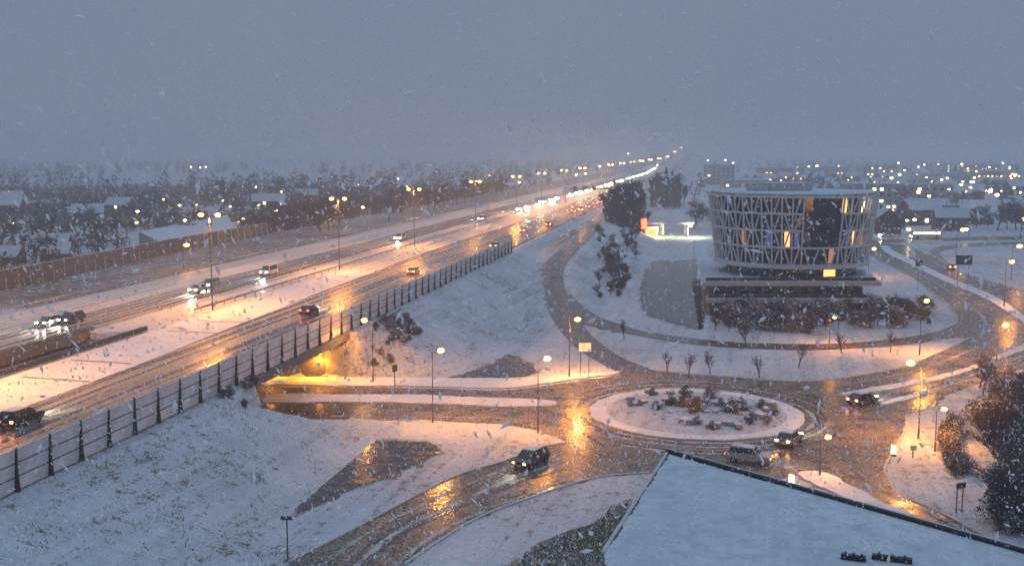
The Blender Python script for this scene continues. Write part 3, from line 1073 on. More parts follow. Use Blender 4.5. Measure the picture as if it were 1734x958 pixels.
for k in range(NB):
    g = in_gap(k)
    for r in range(NR):
        mt = LIT.get((k, r), "glass_dark" if (k * 7 + r * 3) % 5 else "glass_blue")
        link("pane", panes[(r, mt)], ob, rz=bayang(k + 0.5))
        if not (g and r > 0):
            link("brace", diag[(r, PAT[r][k % 2])], ob, rz=bayang(k))
    if not (in_gap(k) and in_gap(k - 1)):
        link("post", pmesh, ob, rz=bayang(k))
    else:
        link("mullion", mulmesh, ob, rz=bayang(k))
for i, z in enumerate(rowz[1:]):
    last = i == NR - 1
    th = 0.45 if last else 0.32
    mb = MB()
    for k in range(NB):
        if in_gap(k) and 0 < i < NR - 1:
            continue
        for rr0, rr1 in ((rad(z) - 0.2, rad(z) + 0.14),):
            a0, a1 = bayang(k), bayang(k + 1)
            vs = [(rr * math.cos(a), rr * math.sin(a), zz) for zz in (z - th / 2, z + th / 2) for (rr, a) in ((rr0, a0), (rr1, a0), (rr1, a1), (rr0, a1))]
            mb.add(vs, [(3, 2, 1, 0), (4, 5, 6, 7), (1, 2, 6, 5), (3, 0, 4, 7), (0, 1, 5, 4), (2, 3, 7, 6)])
    obj("floor_band", mb, "lattice", ob)
for z in rowz[1:4]:
    mb = MB()
    for k in range(NB):
        if in_gap(k):
            continue
        a0, a1 = bayang(k), bayang(k + 1)
        r0_, r1_ = rad(z) - 0.17, rad(z) + 0.11
        vs = [(rr * math.cos(a), rr * math.sin(a), zz) for zz in (z + 0.163, z + 0.21) for (rr, a) in ((r0_, a0), (r1_, a0), (r1_, a1), (r0_, a1))]
        mb.add(vs, [(3, 2, 1, 0), (4, 5, 6, 7), (1, 2, 6, 5), (3, 0, 4, 7), (0, 1, 5, 4), (2, 3, 7, 6)])
    obj("ledge_snow", mb, "snow_smooth", ob)
mb = MB(); mb.prism(circ(RT - 0.5), ZT - 0.04, ZT + 0.3); obj("roof_slab", mb, "black_trim", ob)
mb = MB(); mb.frustum(circ(RT - 0.6), ZT + 0.302, circ(RT - 1.4), ZT + 0.62); obj("roof_snow", mb, "snow_roof", ob, True)
def pent(c, d, h, rz=0.1):
    mb = MB(); mb.box((c[0], c[1], ZT + 0.5 + h / 2), (d[0], d[1], h), rz); o = obj("penthouse", mb, "concrete_pale", ob)
    mb = MB(); mb.box((c[0], c[1], ZT + 0.5 + h + 0.1), (d[0] * 1.02, d[1] * 1.02, 0.2), rz); obj("snow_cover", mb, "snow_roof", o)
pent((-1.0, 2.0), (9.0, 7.0), 1.5)
pent((-7.5, -1.0), (3.2, 4.0), 0.8)
bkm = MB().tube((RT - 0.2, 0, ZT), (RT + 0.9, 0, ZT + 0.28), 0.06, 0.05, 4).mesh("rim_bracket", "black_trim")
for k in range(NB // 2):
    link("rim_bracket", bkm, ob, rz=bayang(k * 2))

# ------------------------------------------------------------------ lamps
def bowl(mb, c, rx, ry, dz, n=10, rings=3):
    vs = []; fs = []
    for i in range(rings):
        f = i / rings
        k = math.cos(f * math.pi / 2)
        for j in range(n):
            q = 2 * math.pi * j / n
            vs.append((c[0] + rx * k * math.cos(q), c[1] + ry * k * math.sin(q), c[2] - dz * math.sin(f * math.pi / 2)))
    vs.append((c[0], c[1], c[2] - dz))
    for i in range(rings - 1):
        for j in range(n):
            a, b = i * n + j, i * n + (j + 1) % n
            fs.append((a, b, b + n, a + n)[::-1])
    for j in range(n):
        fs.append(((rings - 1) * n + j, (rings - 1) * n + (j + 1) % n, rings * n)[::-1])
    fs.append(tuple(range(n)))
    mb.add(vs, fs)
    return mb

LM = {}
def lamp_meshes(kind, H, arm, lens, bs):
    key = (kind, H, arm, lens, bs)
    if key in LM:
        return LM[key]
    pole = MB().tube((0, 0, -0.3), (0, 0, H * 0.5), 0.11 if H > 10 else 0.075, 0.085 if H > 10 else 0.06, 8).tube((0, 0, H * 0.5), (0, 0, H), 0.085 if H > 10 else 0.055, 0.05, 8)
    pole.tube((0, 0, 0), (0, 0, 1.1), 0.14 if H > 10 else 0.1, 0.14 if H > 10 else 0.1, 8)
    am = MB().tube((0, 0, H - 0.05), (arm, 0, H + 0.15), 0.045, 0.035, 6)
    hd = MB().box((arm + 0.30, 0, H + 0.20), (0.80, 0.16, 0.10)).box((arm - 0.02, 0, H + 0.16), (0.24, 0.2, 0.14))
    ln = bowl(MB(), (arm + 0.42, 0, H + 0.12), 0.46 * bs, 0.38 * bs, 0.34 * bs)
    up = bowl(MB(), (arm + 0.42, 0, 0.0), 0.46 * bs, 0.38 * bs, 0.22 * bs)
    ln.add([(x, y, H + 0.121 - z) for x, y, z in up.v], [f[::-1] for f in up.f])
    LM[key] = (pole.mesh("pole", "pole_grey"), am.mesh("arm", "pole_grey"), hd.mesh("lamp_head", "galvanised"), ln.mesh("lens", lens))
    return LM[key]

def street_lamp(xy, z, H, ang, label, power, lens="lens_sodium", twin=False, arm=1.2, group=None, bs=1.25, col=SOD):
    pm, am, hd, ln = lamp_meshes("t" if twin else "s", H, arm, lens, bs)
    t = thing("street_lamp", label, "street lamp", (xy[0], xy[1], z), ang, group)
    link("pole", pm, t)
    for k in range(2 if twin else 1):
        link("arm", am, t, rz=k * math.pi)
        h = link("lamp_head", hd, t, rz=k * math.pi)
        link("lens", ln, h)
    if power:
        if twin:
            lamp(t, (0.0, 0, H - 0.35), power, radius=0.4)
        else:
            lamp(t, (arm + 0.4, 0, H - 0.30), power, col=col, radius=0.22)
    return t

MLS = [98, 156, 214, 271, 343, 415, 476, 547, 622, 700, 785, 880, 985, 1100, 1240, 1420, 1640, 1900, 2200]
near_l = ["tall twin lamp outside the bridge", "tall twin arm lamp in the motorway median, nearest one in view", "second tall twin lamp along the motorway median",
          "third tall twin lamp along the motorway median", "dimmer fourth twin lamp along the motorway median", "fifth twin lamp in the median, left of the first headlight cluster",
          "sixth twin lamp along the receding motorway median", "seventh twin lamp along the receding motorway median"]
for k, s in enumerate(MLS):
    x, y = MW(-78.2, s)
    lab = near_l[k] if k < len(near_l) else "small far twin lamp in the row above the headlight queue"
    street_lamp((x, y), float(zmot(s)), 15.0, -MA, lab, (10500 if k != 4 else 7000) if s < 800 else 0,
                "lens_sodium" if s < 640 else "lens_sodium_far", True, 1.0, "motorway median lamps", 1.05 if s < 300 else (1.3 if s < 600 else (1.7 if s < 1000 else 2.6)))

LOCAL = [  # base px, arm angle, power, label, lens, height
    ((964, 639), 0.2, 1500, "street lamp beside the lit sign board at the slip road mouth", "lens_sodium", 8.0),
    ((632, 648), 2.9, 700, "street lamp nearest the underpass on the snowy bank", "lens_sodium", 8.4),
    ((733, 715), 0.6, 900, "slim street lamp by the lower kerb of the underpass road", "lens_dim", 8.2),
    ((911, 733), 0.5, 900, "street lamp at the tip of the snowy plot, behind the dark car", "lens_dim", 8.2),
    ((1557, 601), 0.6, 1300, "street lamp beside the round end of the office plot", "lens_sodium", 8.2),
    ((1685, 656), 0.3, 1700, "street lamp at the outer bend in front of the dark trees", "lens_sodium", 8.2),
    ((1555, 742), 2.9, 1500, "street lamp on the orange lit kerb corner east of the roundabout", "lens_sodium", 8.2),
    ((1404, 586), 0.0, 380, "low lamp glowing among the brown shrubs before the terraces", "lens_sodium", 4.6),
    ((1583, 764), 0.0, 190, "small path lamp beside the oval grass patch", "lens_dim", 4.4),
    ((1388, 807), 0.2, 170, "short post lamp on the splitter island above the roof edge", "lens_sodium", 3.8),
]
for (b, ang, pw, lab, lens, H) in LOCAL:
    x, y = G(*b)
    street_lamp((x, y), 0.0, H, ang, lab, pw * 2.1, lens, arm=0.7 if H > 6 else 0.3, group="street lamps around the roundabout", bs=1.0 if H > 6 else 0.75)
street_lamp((-69.5, 226), hz(-69.5, 226), 5.2, 0.3, "short lamp on the far verge left of the first median lamp", 900, "lens_sodium", arm=0.4)
for (px, py, H, lab) in ((1718, 416, 8, "bright lamp by the snowy field at the far right edge"), (1622, 388, 8, "orange lamp above the far cross road")):
    Y = 1820 * (31 - H) / (py - 255)
    street_lamp(((px - 867) / 1820 * Y, Y), 0, H, 0, lab, 2500, "lens_sodium", bs=1.6)
street_lamp(G(1470, 470), 0, 7, 0.5, "street lamp hidden behind the right flank of the office", 1600, "lens_dim")
street_lamp(G(1700, 520), 0, 9, 0.5, "street lamp on the grass right of the wet carriageway", 2200, "lens_sodium")

# underpass wall lamps
WL = []
for k, x in enumerate([-26.6, -33.4, -45, -57.3, -70, -85, -100]):
    lab = ["wall lamp on the lit end of the underpass abutment", "second wall lamp inside the underpass", "third wall lamp deep in the underpass", "underpass lamp showing in the gap between the decks"]
    t = thing("wall_lamp", lab[k] if k < 4 else "wall lamp in the dark far half of the underpass", "wall lamp", (x, YF, 3.35 if k < 3 else 4.4), 0, "underpass wall lamps")
    obj("bracket", MB().box((0, -0.12, 0.0), (0.5, 0.24, 0.3)), "pole_grey", t)
    obj("lens", bowl(MB(), (0, -0.36, 0.05), 0.42, 0.28, 0.26), "lens_sodium", t)
    lamp(t, (0, -0.7, -0.3), (900, 700, 110, 80)[min(k, 3)], (1.0, 0.34, 0.03), radius=0.2, spot=R(150), blend=0.6)

# ------------------------------------------------------------------ signs
def board(name, label, cat, c, wd, ht, zb, mat, back="sign_back", rz=0.0, post=0.06, posts=2, group=None):
    t = thing(name, label, cat, (c[0], c[1], hz(c[0], c[1])), rz, group)
    obj("panel", MB().box((0, 0, zb + ht / 2), (wd, 0.10, ht)), back, t)
    obj("face", MB().box((0, -0.065, zb + ht / 2), (wd * 0.96, 0.02, ht * 0.94)), mat, t)
    for k in range(posts):
        x = 0 if posts == 1 else (k * 2 - 1) * wd * 0.33
        obj("post", MB().tube((x, 0.09, -0.2), (x, 0.09, zb + ht * 0.9), post, post, 6), "pole_grey", t)
    return t
board("road_sign", "orange lit direction sign board at the slip road mouth", "sign", G(990, 640), 1.75, 1.25, 3.7, "sign_lit", rz=0.05)
board("road_sign", "large dark back of a sign on two posts, right of the wet carriageway", "sign", AT(1630, 490, 243)[:2], 3.7, 2.2, 5.3, "sign_back")
board("road_sign", "small dark square signal board on the median of the far right road", "sign", AT(1555, 470, 240)[:2], 1.5, 1.4, 5.3, "sign_back", posts=1)
board("road_sign", "small dark round-cornered sign by the path under the dim lamp", "sign", G(669, 655), 0.7, 0.9, 2.1, "sign_back", posts=1, rz=0.7)
board("road_sign", "thin dark sign on one post in the snow by the lower arm", "sign", G(487, 948), 0.9, 0.28, 3.2, "sign_back", posts=1)
board("road_sign", "twin post sign at the edge of the path near the roof corner", "sign", G(1625, 868), 0.9, 0.5, 2.2, "sign_back", rz=0.3)
board("road_sign", "small pale sign beside the oval grass patch", "sign", G(1546, 775), 0.6, 0.5, 0.8, "sign_pale", posts=1)
board("utility_box", "small dark utility box on the snow by the office bend", "utility box", G(1573, 550), 0.7, 0.9, 0.25, "sign_back", posts=2)
for (px, py, lab) in ((1340, 822, "glowing yellow traffic bollard at the splitter island tip"), (1513, 772, "glowing block in place of the lit white kerb at the orange corner")):  # the second one glows in place of a kerb lit by lamplight
    x, y = G(px, py)
    t = thing("traffic_bollard", lab, "bollard", (x, y, 0.05))
    obj("base", MB().box((0, 0, 0.1), (0.5, 0.4, 0.2)), "black_trim", t)
    obj("body", MB().frustum([(-0.24, -0.16), (0.24, -0.16), (0.24, 0.16), (-0.24, 0.16)], 0.2, [(-0.2, -0.13), (0.2, -0.13), (0.2, 0.13), (-0.2, 0.13)], 1.1), "lens_dim", t)
    obj("cap", MB().box((0, 0, 1.14), (0.44, 0.30, 0.08)), "snow_roof", t)
# gantry far along the motorway with dark panels
gx = MW(-62, 520)
t = thing("sign_gantry", "dark lane signal gantry over the red tail lights", "gantry", (gx[0], gx[1], 6.0), -MA)
obj("beam", MB().box((0, 0, 6.9), (24, 0.4, 0.5)), "pole_grey", t)
for x in (-11.5, 11.5):
    obj("post", MB().box((x, 0, 3.4), (0.4, 0.4, 6.9)), "pole_grey", t)
for x in (-7, -2.2, 2.2):
    obj("signal_panel", MB().box((x, -0.35, 7.0), (2.0, 0.3, 2.0)), "black_trim", t)

# ------------------------------------------------------------------ cars
CARM = {}
def car_parts(kind):
    if kind in CARM:
        return CARM[kind]
    if kind == "van":
        L, Wd, belt, top = 5.2, 1.95, 1.15, 2.15
        prof = [(-2.6, 0.35), (2.35, 0.35), (2.58, 0.55), (2.6, 0.85), (2.1, 1.1), (1.75, 1.18), (-2.6, 1.18)]
        cab = [(-2.58, 1.18), (1.78, 1.18), (1.05, 2.1), (-2.5, 2.15)]
        ax = (1.65, -1.65)
    elif kind == "suv":
        L, Wd, belt, top = 4.5, 1.86, 1.0, 1.66
        prof = [(-2.22, 0.38), (2.1, 0.38), (2.24, 0.55), (2.2, 0.88), (1.15, 1.04), (-2.2, 1.04), (-2.26, 0.7)]
        cab = [(-2.15, 1.04), (1.2, 1.04), (0.5, 1.62), (-1.75, 1.66)]
        ax = (1.38, -1.38)
    else:
        L, Wd, belt, top = 4.4, 1.80, 0.9, 1.46
        prof = [(-2.15, 0.34), (2.05, 0.34), (2.2, 0.5), (2.15, 0.74), (1.2, 0.92), (-1.7, 0.95), (-2.12, 0.93), (-2.2, 0.6)]
        cab = [(-1.85, 0.93), (1.25, 0.92), (0.45, 1.42), (-1.15, 1.46)]
        ax = (1.35, -1.32)
    h = Wd / 2
    def loft(pts, w0, w1f):
        mb = MB(); n = len(pts)
        vs = []
        for sgn in (-1, 1):
            for (x, z) in pts:
                vs.append((x, sgn * w1f(z) * w0, z))
        fs = [tuple(range(n)), tuple(range(2 * n - 1, n - 1, -1))]
        for i in range(n):
            j = (i + 1) % n
            fs.append((j, i, n + i, n + j))
        mb.add(vs, fs)
        return mb
    body = loft(prof, h, lambda z: 1.0 if 0.5 < z < belt - 0.1 else 0.94)
    # dark wheel arches
    cabw = lambda z: 0.90 - 0.16 * (z - belt) / (top - belt)
    cabb = loft(cab, h, cabw)
    c0, c1, c2, c3 = cab
    def lerp(a, b, t): return (a[0] + (b[0] - a[0]) * t, a[1] + (b[1] - a[1]) * t)
    def pane(a, b, off):
        # across-the-car glass between two profile points
        d = Vector((b[0] - a[0], 0, b[1] - a[1])); nrm = Vector((d.z, 0, -d.x)).normalized() * off
        vs = []
        for (x, z) in (lerp(a, b, 0.08), lerp(a, b, 0.9)):
            for sg in (-1, 1):
                vs.append(Vector((x, sg * h * cabw(z) * 0.9, z)) + nrm)
        return MB().add(vs, [(0, 1, 3, 2)])
    wind = pane(c1, c2, 0.012); rear = pane(c0, c3, -0.012)
    sides = []
    for sg in (-1, 1):
        mb = MB()
        lo0, lo1 = lerp(c0, c1, 0.07), lerp(c0, c1, 0.90)
        hi0, hi1 = lerp(c3, c2, 0.04), lerp(c3, c2, 0.96)
        zt = 0.86
        hi0 = lerp(lo0, hi0, zt); hi1 = lerp(lo1, hi1, zt)
        vs = [(x, sg * (h * cabw(z) + 0.012), z + 0.03) for x, z in (lo0, lo1, hi1, hi0)]
        mb.add(vs, [(0, 1, 2, 3)])
        sides.append(mb.mesh("side_window", "glass_car"))
    tyre = MB().tube((0, -0.11, 0), (0, 0.11, 0), 0.33, 0.33, 14)
    rim = MB().tube((0, -0.118, 0), (0, 0.118, 0), 0.2, 0.2, 10)
    fx = max(p[0] for p in prof); rx = min(p[0] for p in prof)
    zl = 0.72 if kind != "van" else 0.82
    hl = MB().box((0, 0, 0), (0.10, 0.36, 0.17)); tl = MB().box((0, 0, 0), (0.08, 0.28, 0.26 if kind == "van" else 0.17))
    snow = loft([(c3[0] + 0.1, c3[1]), (c2[0] - 0.1, c2[1]), (c2[0] - 0.2, c2[1] + 0.05), (c3[0] + 0.2, c3[1] + 0.05)], h, lambda z: 0.68)
    CARM[kind] = dict(body=body, cabin=cabb, wind=wind.mesh("windscreen", "glass_car"), rear=rear.mesh("rear_window", "glass_car"), sides=sides, tyre=tyre.mesh("tyre", "rubber"),
                      rim=rim.mesh("rim", "rim_metal"), hl=hl, tl=tl, ax=ax, h=h, fx=fx, rx=rx, zl=zl, snow=snow.mesh("roof_snow", "snow_roof"), plate=MB().box((0, 0, 0), (0.03, 0.5, 0.11)).mesh("number_plate", "sign_pale"), cache={})
    return CARM[kind]

def car(xy, z, head, label, paint="paint_grey", kind="sedan", hl="headlamp", tl="tail_lamp", group=None, snow=True, beam=0.0, small=False):
    P = car_parts(kind)
    C = P["cache"]
    def cm(key, mb, mat):
        if (key, mat) not in C:
            C[(key, mat)] = mb.mesh(key.replace("_far", ""), mat)
        return C[(key, mat)]
    t = thing("car" if kind != "van" else "van", label, "car" if kind != "van" else "van", (xy[0], xy[1], z), head, group)
    link("body", cm("body", P["body"], paint), t)
    cab = link("cabin", cm("cabin", P["cabin"], paint), t)
    if not small:
        link("windscreen", P["wind"], cab); link("rear_window", P["rear"], cab)
        for s in P["sides"]:
            link("side_window", s, cab)
        for a in P["ax"]:
            for sg in (-1, 1):
                w = link("wheel", P["tyre"], t, (a, sg * (P["h"] - 0.1), 0.33))
                link("rim", P["rim"], w)
        link("number_plate", P["plate"], t, (P["fx"] + 0.005, 0, 0.5)); link("number_plate", P["plate"], t, (P["rx"] - 0.01, 0, 0.62))
        if snow:
            link("roof_snow", P["snow"], t)
    for sg in (-1, 1):
        link("headlight", cm("headlight" if not small else "headlight_far", P["hl"] if not small else MB().box((0, 0, 0.1), (0.12, 0.6, 0.45)), hl), t, (P["fx"] - 0.06, sg * (P["h"] - 0.32), P["zl"]))
        link("tail_light", cm("tail_light", P["tl"], tl), t, (P["rx"] + 0.02, sg * (P["h"] - 0.28), P["zl"] + (0.1 if kind != "van" else 0.25)))
    if beam:
        lamp(t, (P["fx"] + 0.15, 0, 0.72), beam, (1.0, 0.92, 0.72), 0.25, R(62), 0.7, (R(84), 0, R(-90)))
    return t

UPM = math.pi / 2 - MA          # heading along +u (away)
DNM = UPM + math.pi             # heading toward the camera
def on_m(px, py):
    return G(px, py, 6.06)
ZR = 6.06
car(on_m(84, 551), ZR, DNM, "car with bright headlights leading a pair at the left picture edge", "paint_grey", beam=2500)
car(on_m(121, 546), ZR, DNM, "dark car tailing the headlight pair at the left edge", "paint_black", "suv", beam=1500)
car(on_m(336, 495), ZR, DNM, "car in front of a close pair, blazing headlights above the median lamp base", "paint_silver", beam=2500)
car(on_m(357, 486), ZR, DNM, "second car of the close pair beneath the first median lamp", "paint_grey", "suv", beam=1500)
car(on_m(455, 466), ZR, DNM, "white van with lit front coming down the left carriageway", "paint_white", "van", beam=3000)
car(on_m(678, 407), ZR, DNM, "pale van with headlights, alone between two median lamps", "paint_white", "van", "headlamp_far", beam=2500)
car(on_m(816, 374), ZR, DNM, "van with headlights just ahead of the long headlight queue", "paint_white", "van", "headlamp_far")
jam = [(880, 357), (894, 354), (912, 349), (918, 344.5), (934, 340), (944, 338), (938, 342), (968, 332), (978, 329.5), (984, 327), (990, 328), (998, 325), (1006, 321.5), (1012, 322), (1018, 319), (1026, 318), (1034, 315),
       (1042, 312.5), (1050, 309), (1057, 307), (1063, 304), (1069, 303), (1074, 300.5), (1080, 299.5), (1086, 297.5), (1091, 296), (1096, 294), (1100, 291.5), (1103, 289), (1106, 287), (1109, 285.5), (1108, 283)]
for k, (px, py) in enumerate(jam):
    g = on_m(px, py); w, s = MF(*g)
    w = min(-79.5, max(-95, w)); g = MW(w, s)
    car(g, float(zmot(s)) + 0.06, DNM, "car in the long queue of bright headlights on the motorway" if k else "foremost car of the long headlight queue",
        rng.choice(["paint_grey", "paint_black", "paint_silver", "paint_white"]), rng.choice(["sedan", "suv", "van", "suv"]), "headlamp_far", group="cars in the headlight queue", small=True)
tails = [((36, 719), "paint_black", "suv", "brake_lamp", "dark car with red tail lights cut by the left picture edge"),
         ((524, 531), "paint_black", "sedan", "tail_lamp", "dark car with snowy roof alone on the near carriageway"),
         ((700, 464), "paint_grey", "sedan", "brake_lamp", "car with red tail lights above the noise barrier bend"),
         ((838, 420), "paint_grey", "suv", "brake_lamp", "car with tail lights above the barrier end"),
         ((886, 393), "paint_silver", "sedan", "brake_lamp", "left one of two tail-lit cars ahead of the slip road"),
         ((930, 383), "paint_black", "suv", "brake_lamp", "right one of two tail-lit cars, close to the near edge"),
         ((972, 360), "paint_grey", "sedan", "brake_lamp", "car at the end of the red tail light cluster"),
         ((984, 358), "paint_white", "van", "brake_lamp", "van among the red tail light cluster"),
         ((996, 352), "paint_grey", "suv", "brake_lamp", "car in the red tail light cluster under the gantry"),
         ((1008, 347), "paint_black", "sedan", "brake_lamp", "car under the gantry, left lane"),
         ((1017, 345), "paint_silver", "van", "brake_lamp", "van under the gantry, right lane"),
         ((1024, 340), "paint_black", "sedan", "brake_lamp", "farthest tail-lit car left of the dark poplars")]
for (p, paint, kind, tl, lab) in tails:
    g = on_m(*p)
    car(g, ZR, UPM, lab, paint, kind, "headlamp", tl, beam=1200 if p[0] < 710 else 0)

def hd_px(a, b):
    p, q = G(*a), G(*b)
    return math.atan2(q[1] - p[1], q[0] - p[0])
car(G(899, 788), 0.05, hd_px((899, 788), (860, 806)), "dark car with small headlights entering the lower arm", "paint_black", "suv", "lens_dim", "tail_lamp", beam=300)
car(G(1460, 684), 0.05, hd_px((1460, 684), (1540, 664)), "dark car with orange glowing tail lights on the east arm", "paint_black", "sedan", "headlamp", "brake_lamp", beam=900)
car(G(1336, 752), 0.05, hd_px((1336, 752), (1380, 722)), "car with amber lights circling beside the roundabout", "paint_grey", "sedan", "headlamp", "indicator_lamp", beam=500)
car(G(1268, 783), 0.05, hd_px((1268, 783), (1330, 790)), "car half behind the roof edge, snow on its roof", "paint_silver", "suv", "lens_dim", "tail_lamp", beam=300)
car(G(1611, 456), 0.05, hd_px((1611, 456), (1580, 434)), "car with red tail lights beside the large dark sign", "paint_silver", "sedan", "headlamp", "brake_lamp", beam=900)
car(G(1500, 401), 0.05, hd_px((1500, 401), (1400, 402)), "small far car on the cross road beside the office", "paint_white", "sedan", "headlamp_far", "brake_lamp")

# bus on the cross road
bx = G(1567, 404)
t = thing("bus", "lit bus with red rear on the far cross road", "bus", (bx[0], bx[1], 0.05), math.pi)
obj("body", MB().box((0, 0, 1.65), (10.5, 2.5, 2.6)).box((0, 0, 3.0), (10.2, 2.3, 0.14)), "paint_white", t)
for k in range(7):
    for sg in (-1, 1):
        obj("window", MB().box((-4.2 + k * 1.4, sg * 1.26, 2.05), (1.15, 0.03, 0.9)), "window_white", t)
for x in (-3.4, 3.2):
    for sg in (-1, 1):
        obj("wheel", MB().tube((x, sg * 1.05, 0.48), (x, sg * 1.28, 0.48), 0.48, 0.48, 12), "rubber", t)
for sg in (-1, 1):
    obj("tail_light", MB().box((-5.28, sg * 0.95, 1.2), (0.06, 0.3, 0.7)), "brake_lamp", t)
    obj("headlight", MB().box((5.28, sg * 0.95, 0.9), (0.06, 0.36, 0.2)), "headlamp", t)

# ------------------------------------------------------------------ trees and shrubs
def bare_tree(seed, H=10.0, spread=0.42, levels=4, twigw=0.035, upright=0.3, trunk_f=0.22, kids=4):
    r = random.Random(seed)
    tr, cr = MB(), MB()
    def rec(p, d, L, rad, lev):
        segs = 3 if lev < 2 else 2
        pts = [p]
        dd = d.copy()
        for i in range(segs):
            dd = (dd + Vector((r.uniform(-1, 1), r.uniform(-1, 1), r.uniform(-0.3, 0.9))) * 0.16).normalized()
            pts.append(pts[-1] + dd * (L / segs))
        for i in range(segs):
            f0, f1 = 1 - 0.45 * i / segs, 1 - 0.45 * (i + 1) / segs
            if lev == 0:
                tr.tube(pts[i], pts[i + 1], rad * f0, rad * f1, 7, i == segs - 1)
            elif lev < 3:
                cr.tube(pts[i], pts[i + 1], max(twigw, rad * f0), max(twigw, rad * f1), 3, False)
            else:
                a, b = pts[i], pts[i + 1]
                sd = dd.cross(Vector((r.uniform(-1, 1), r.uniform(-1, 1), r.uniform(-1, 1)))).normalized() * twigw
                cr.add([a - sd, a + sd, b + sd * 0.6, b - sd * 0.6], [(0, 1, 2, 3)])
        if lev >= levels:
            return
        n = kids + (1 if lev == 0 else 0) + r.randint(0, 2)
        for i in range(n):
            t = r.uniform(0.35 if lev else 0.45, 1.0)
            k = min(segs - 1, int(t * segs)); f = t * segs - k
            q = pts[k].lerp(pts[k + 1], f)
            az = r.uniform(0, 2 * math.pi)
            side = Vector((math.cos(az), math.sin(az), 0))
            nd = (dd * (0.55 + upright) + side * (0.55 + spread) + Vector((0, 0, upright * 0.6))).normalized()
            rec(q, nd, L * r.uniform(0.5, 0.72), rad * 0.48, lev + 1)
        rec(pts[-1], dd, L * 0.62, rad * 0.55, lev + 1)
    rec(Vector((0, 0, -0.2)), Vector((r.uniform(-0.06, 0.06), r.uniform(-0.06, 0.06), 1)).normalized(), H * 0.40, H * 0.016 + 0.03, 0)
    return tr, cr

def leafy(seed, H, Wd, n, size, mat, flat=0.5, base=0.08, clumps=9, col=True):
    """evergreen or brown-leaved crown from small leaf faces gathered in clumps"""
    r = random.Random(seed)
    mb = MB()
    cs = []
    for i in range(clumps):
        f = r.random()
        zz = H * (base + (1 - base) * f)
        rr = Wd * (1 - 0.80 * f if col else math.sqrt(max(0.05, 1 - (2 * f - 0.8) ** 2))) * r.uniform(0.2, 0.85)
        a = r.uniform(0, 2 * math.pi)
        cs.append((rr * math.cos(a), rr * math.sin(a), zz, Wd * r.uniform(0.28, 0.55) * (1.15 - 0.8 * f if col else 1)))
    for i in range(n):
        c = r.choice(cs)
        u = Vector((r.gauss(0, 1), r.gauss(0, 1), r.gauss(0, 0.8)))
        u = u.normalized() * c[3] * (r.random() ** 0.45)
        p = Vector(c[:3]) + u
        if p.z < 0.02:
            p.z = r.uniform(0.02, 0.3)
        a = Vector((r.gauss(0, 1), r.gauss(0, 1), r.gauss(0, flat))).normalized() * size * r.uniform(0.6, 1.4)
        b = a.cross(Vector((r.gauss(0, 1), r.gauss(0, 1), r.gauss(0, 1)))).normalized() * size * 0.45
        mb.add([p - a, p + b, p + a, p - b], [(0, 1, 2, 3)])
    return mb

TP = {}
def proto(key, trunk, crown, mats):
    TP[key] = (trunk.mesh("trunk", mats[0]), crown.mesh("crown", mats[1]))
for k in range(5):
    tr, cr = bare_tree(20 + k, 10.0, 0.35 + 0.08 * k, 4, 0.030, 0.25 + 0.05 * (k % 3), kids=4)
    proto(("bare", k), tr, cr, ("bark", "twig_brown" if k % 2 else "twig_grey"))
for k in range(3):
    tr, cr = bare_tree(160 + k, 10.0, 0.02, 4, 0.032, 0.75, kids=5)
    proto(("upright", k), tr, cr, ("bark", "twig_brown"))
for k in range(2):
    tr, cr = bare_tree(60 + k, 5.0, 0.15, 3, 0.022, 0.55, kids=3)
    proto(("young", k), tr, cr, ("bark", "twig_brown"))
for k in range(3):
    tr = MB().tube((0, 0, -0.2), (0, 0, 9), 0.3, 0.08, 7)
    proto(("poplar", k), tr, leafy(80 + k, 18.0, 2.5, 9000, 0.20, None, 2.0, 0.05, 90), ("bark", "twig_brown"))
for k in range(4):
    tr = MB()
    for j in range(4):
        a = j * 1.6 + k
        tr.tube((0, 0, -0.1), (0.5 * math.cos(a), 0.5 * math.sin(a), 1.3), 0.05, 0.02, 5)
    proto(("shrub", k), tr, leafy(100 + k, 1.9, 1.25, 1500, 0.11, None, 0.8, 0.1, 14, False), ("bark", ["leaf_brown", "twig_grey", "leaf_yellow", "leaf_dark"][k]))
for k in range(3):
    tr = MB().tube((0, 0, -0.2), (0.2, 0, 4.2), 0.16, 0.07, 7).tube((0.1, 0, 2.2), (1.2, 0.6, 4.4), 0.08, 0.03, 5).tube((0.1, 0, 1.8), (-1.1, -0.5, 4.0), 0.08, 0.03, 5)
    proto(("evergreen", k), tr, leafy(120 + k, 6.4, 2.6, 6000, 0.15, None, 0.9, 0.12, 44, False), ("bark", ["leaf_dark", "leaf_olive", "leaf_brown"][k]))

def plant(kind, k, xy, sc, label, name, cat, group=None, z=None):
    me_t, me_c = TP[(kind, k)]
    t = thing(name, label, cat, (xy[0], xy[1], hz(*xy) if z is None else z), rng.uniform(0, 6.28), group)
    t.scale = (sc * rng.uniform(0.9, 1.15), sc * rng.uniform(0.9, 1.15), sc)
    link("trunk" if kind not in ("shrub",) else "stems", me_t, t)
    link("crown" if kind not in ("shrub",) else "foliage", me_c, t)
    return t

# belt along the motorway, left
n = 0
tries = 0
pl = []
while n < 96 and tries < 6000:
    tries += 1
    s = rng.uniform(236, 640); w = rng.uniform(-178, -114)
    if s < 300 and w > -136: continue
    bx_, by_ = MW(w, s)
    if bx_ / by_ * 1820 + 867 < 418: continue
    if any((w - a) ** 2 + (s - b) ** 2 < 16 for a, b in pl): continue
    pl.append((w, s)); n += 1
    plant("bare", rng.randrange(5), MW(w, s), rng.uniform(0.8, 1.3), "bare snow dusted tree in the belt left of the motorway", "bare_tree", "tree", "tree belt left of the motorway")
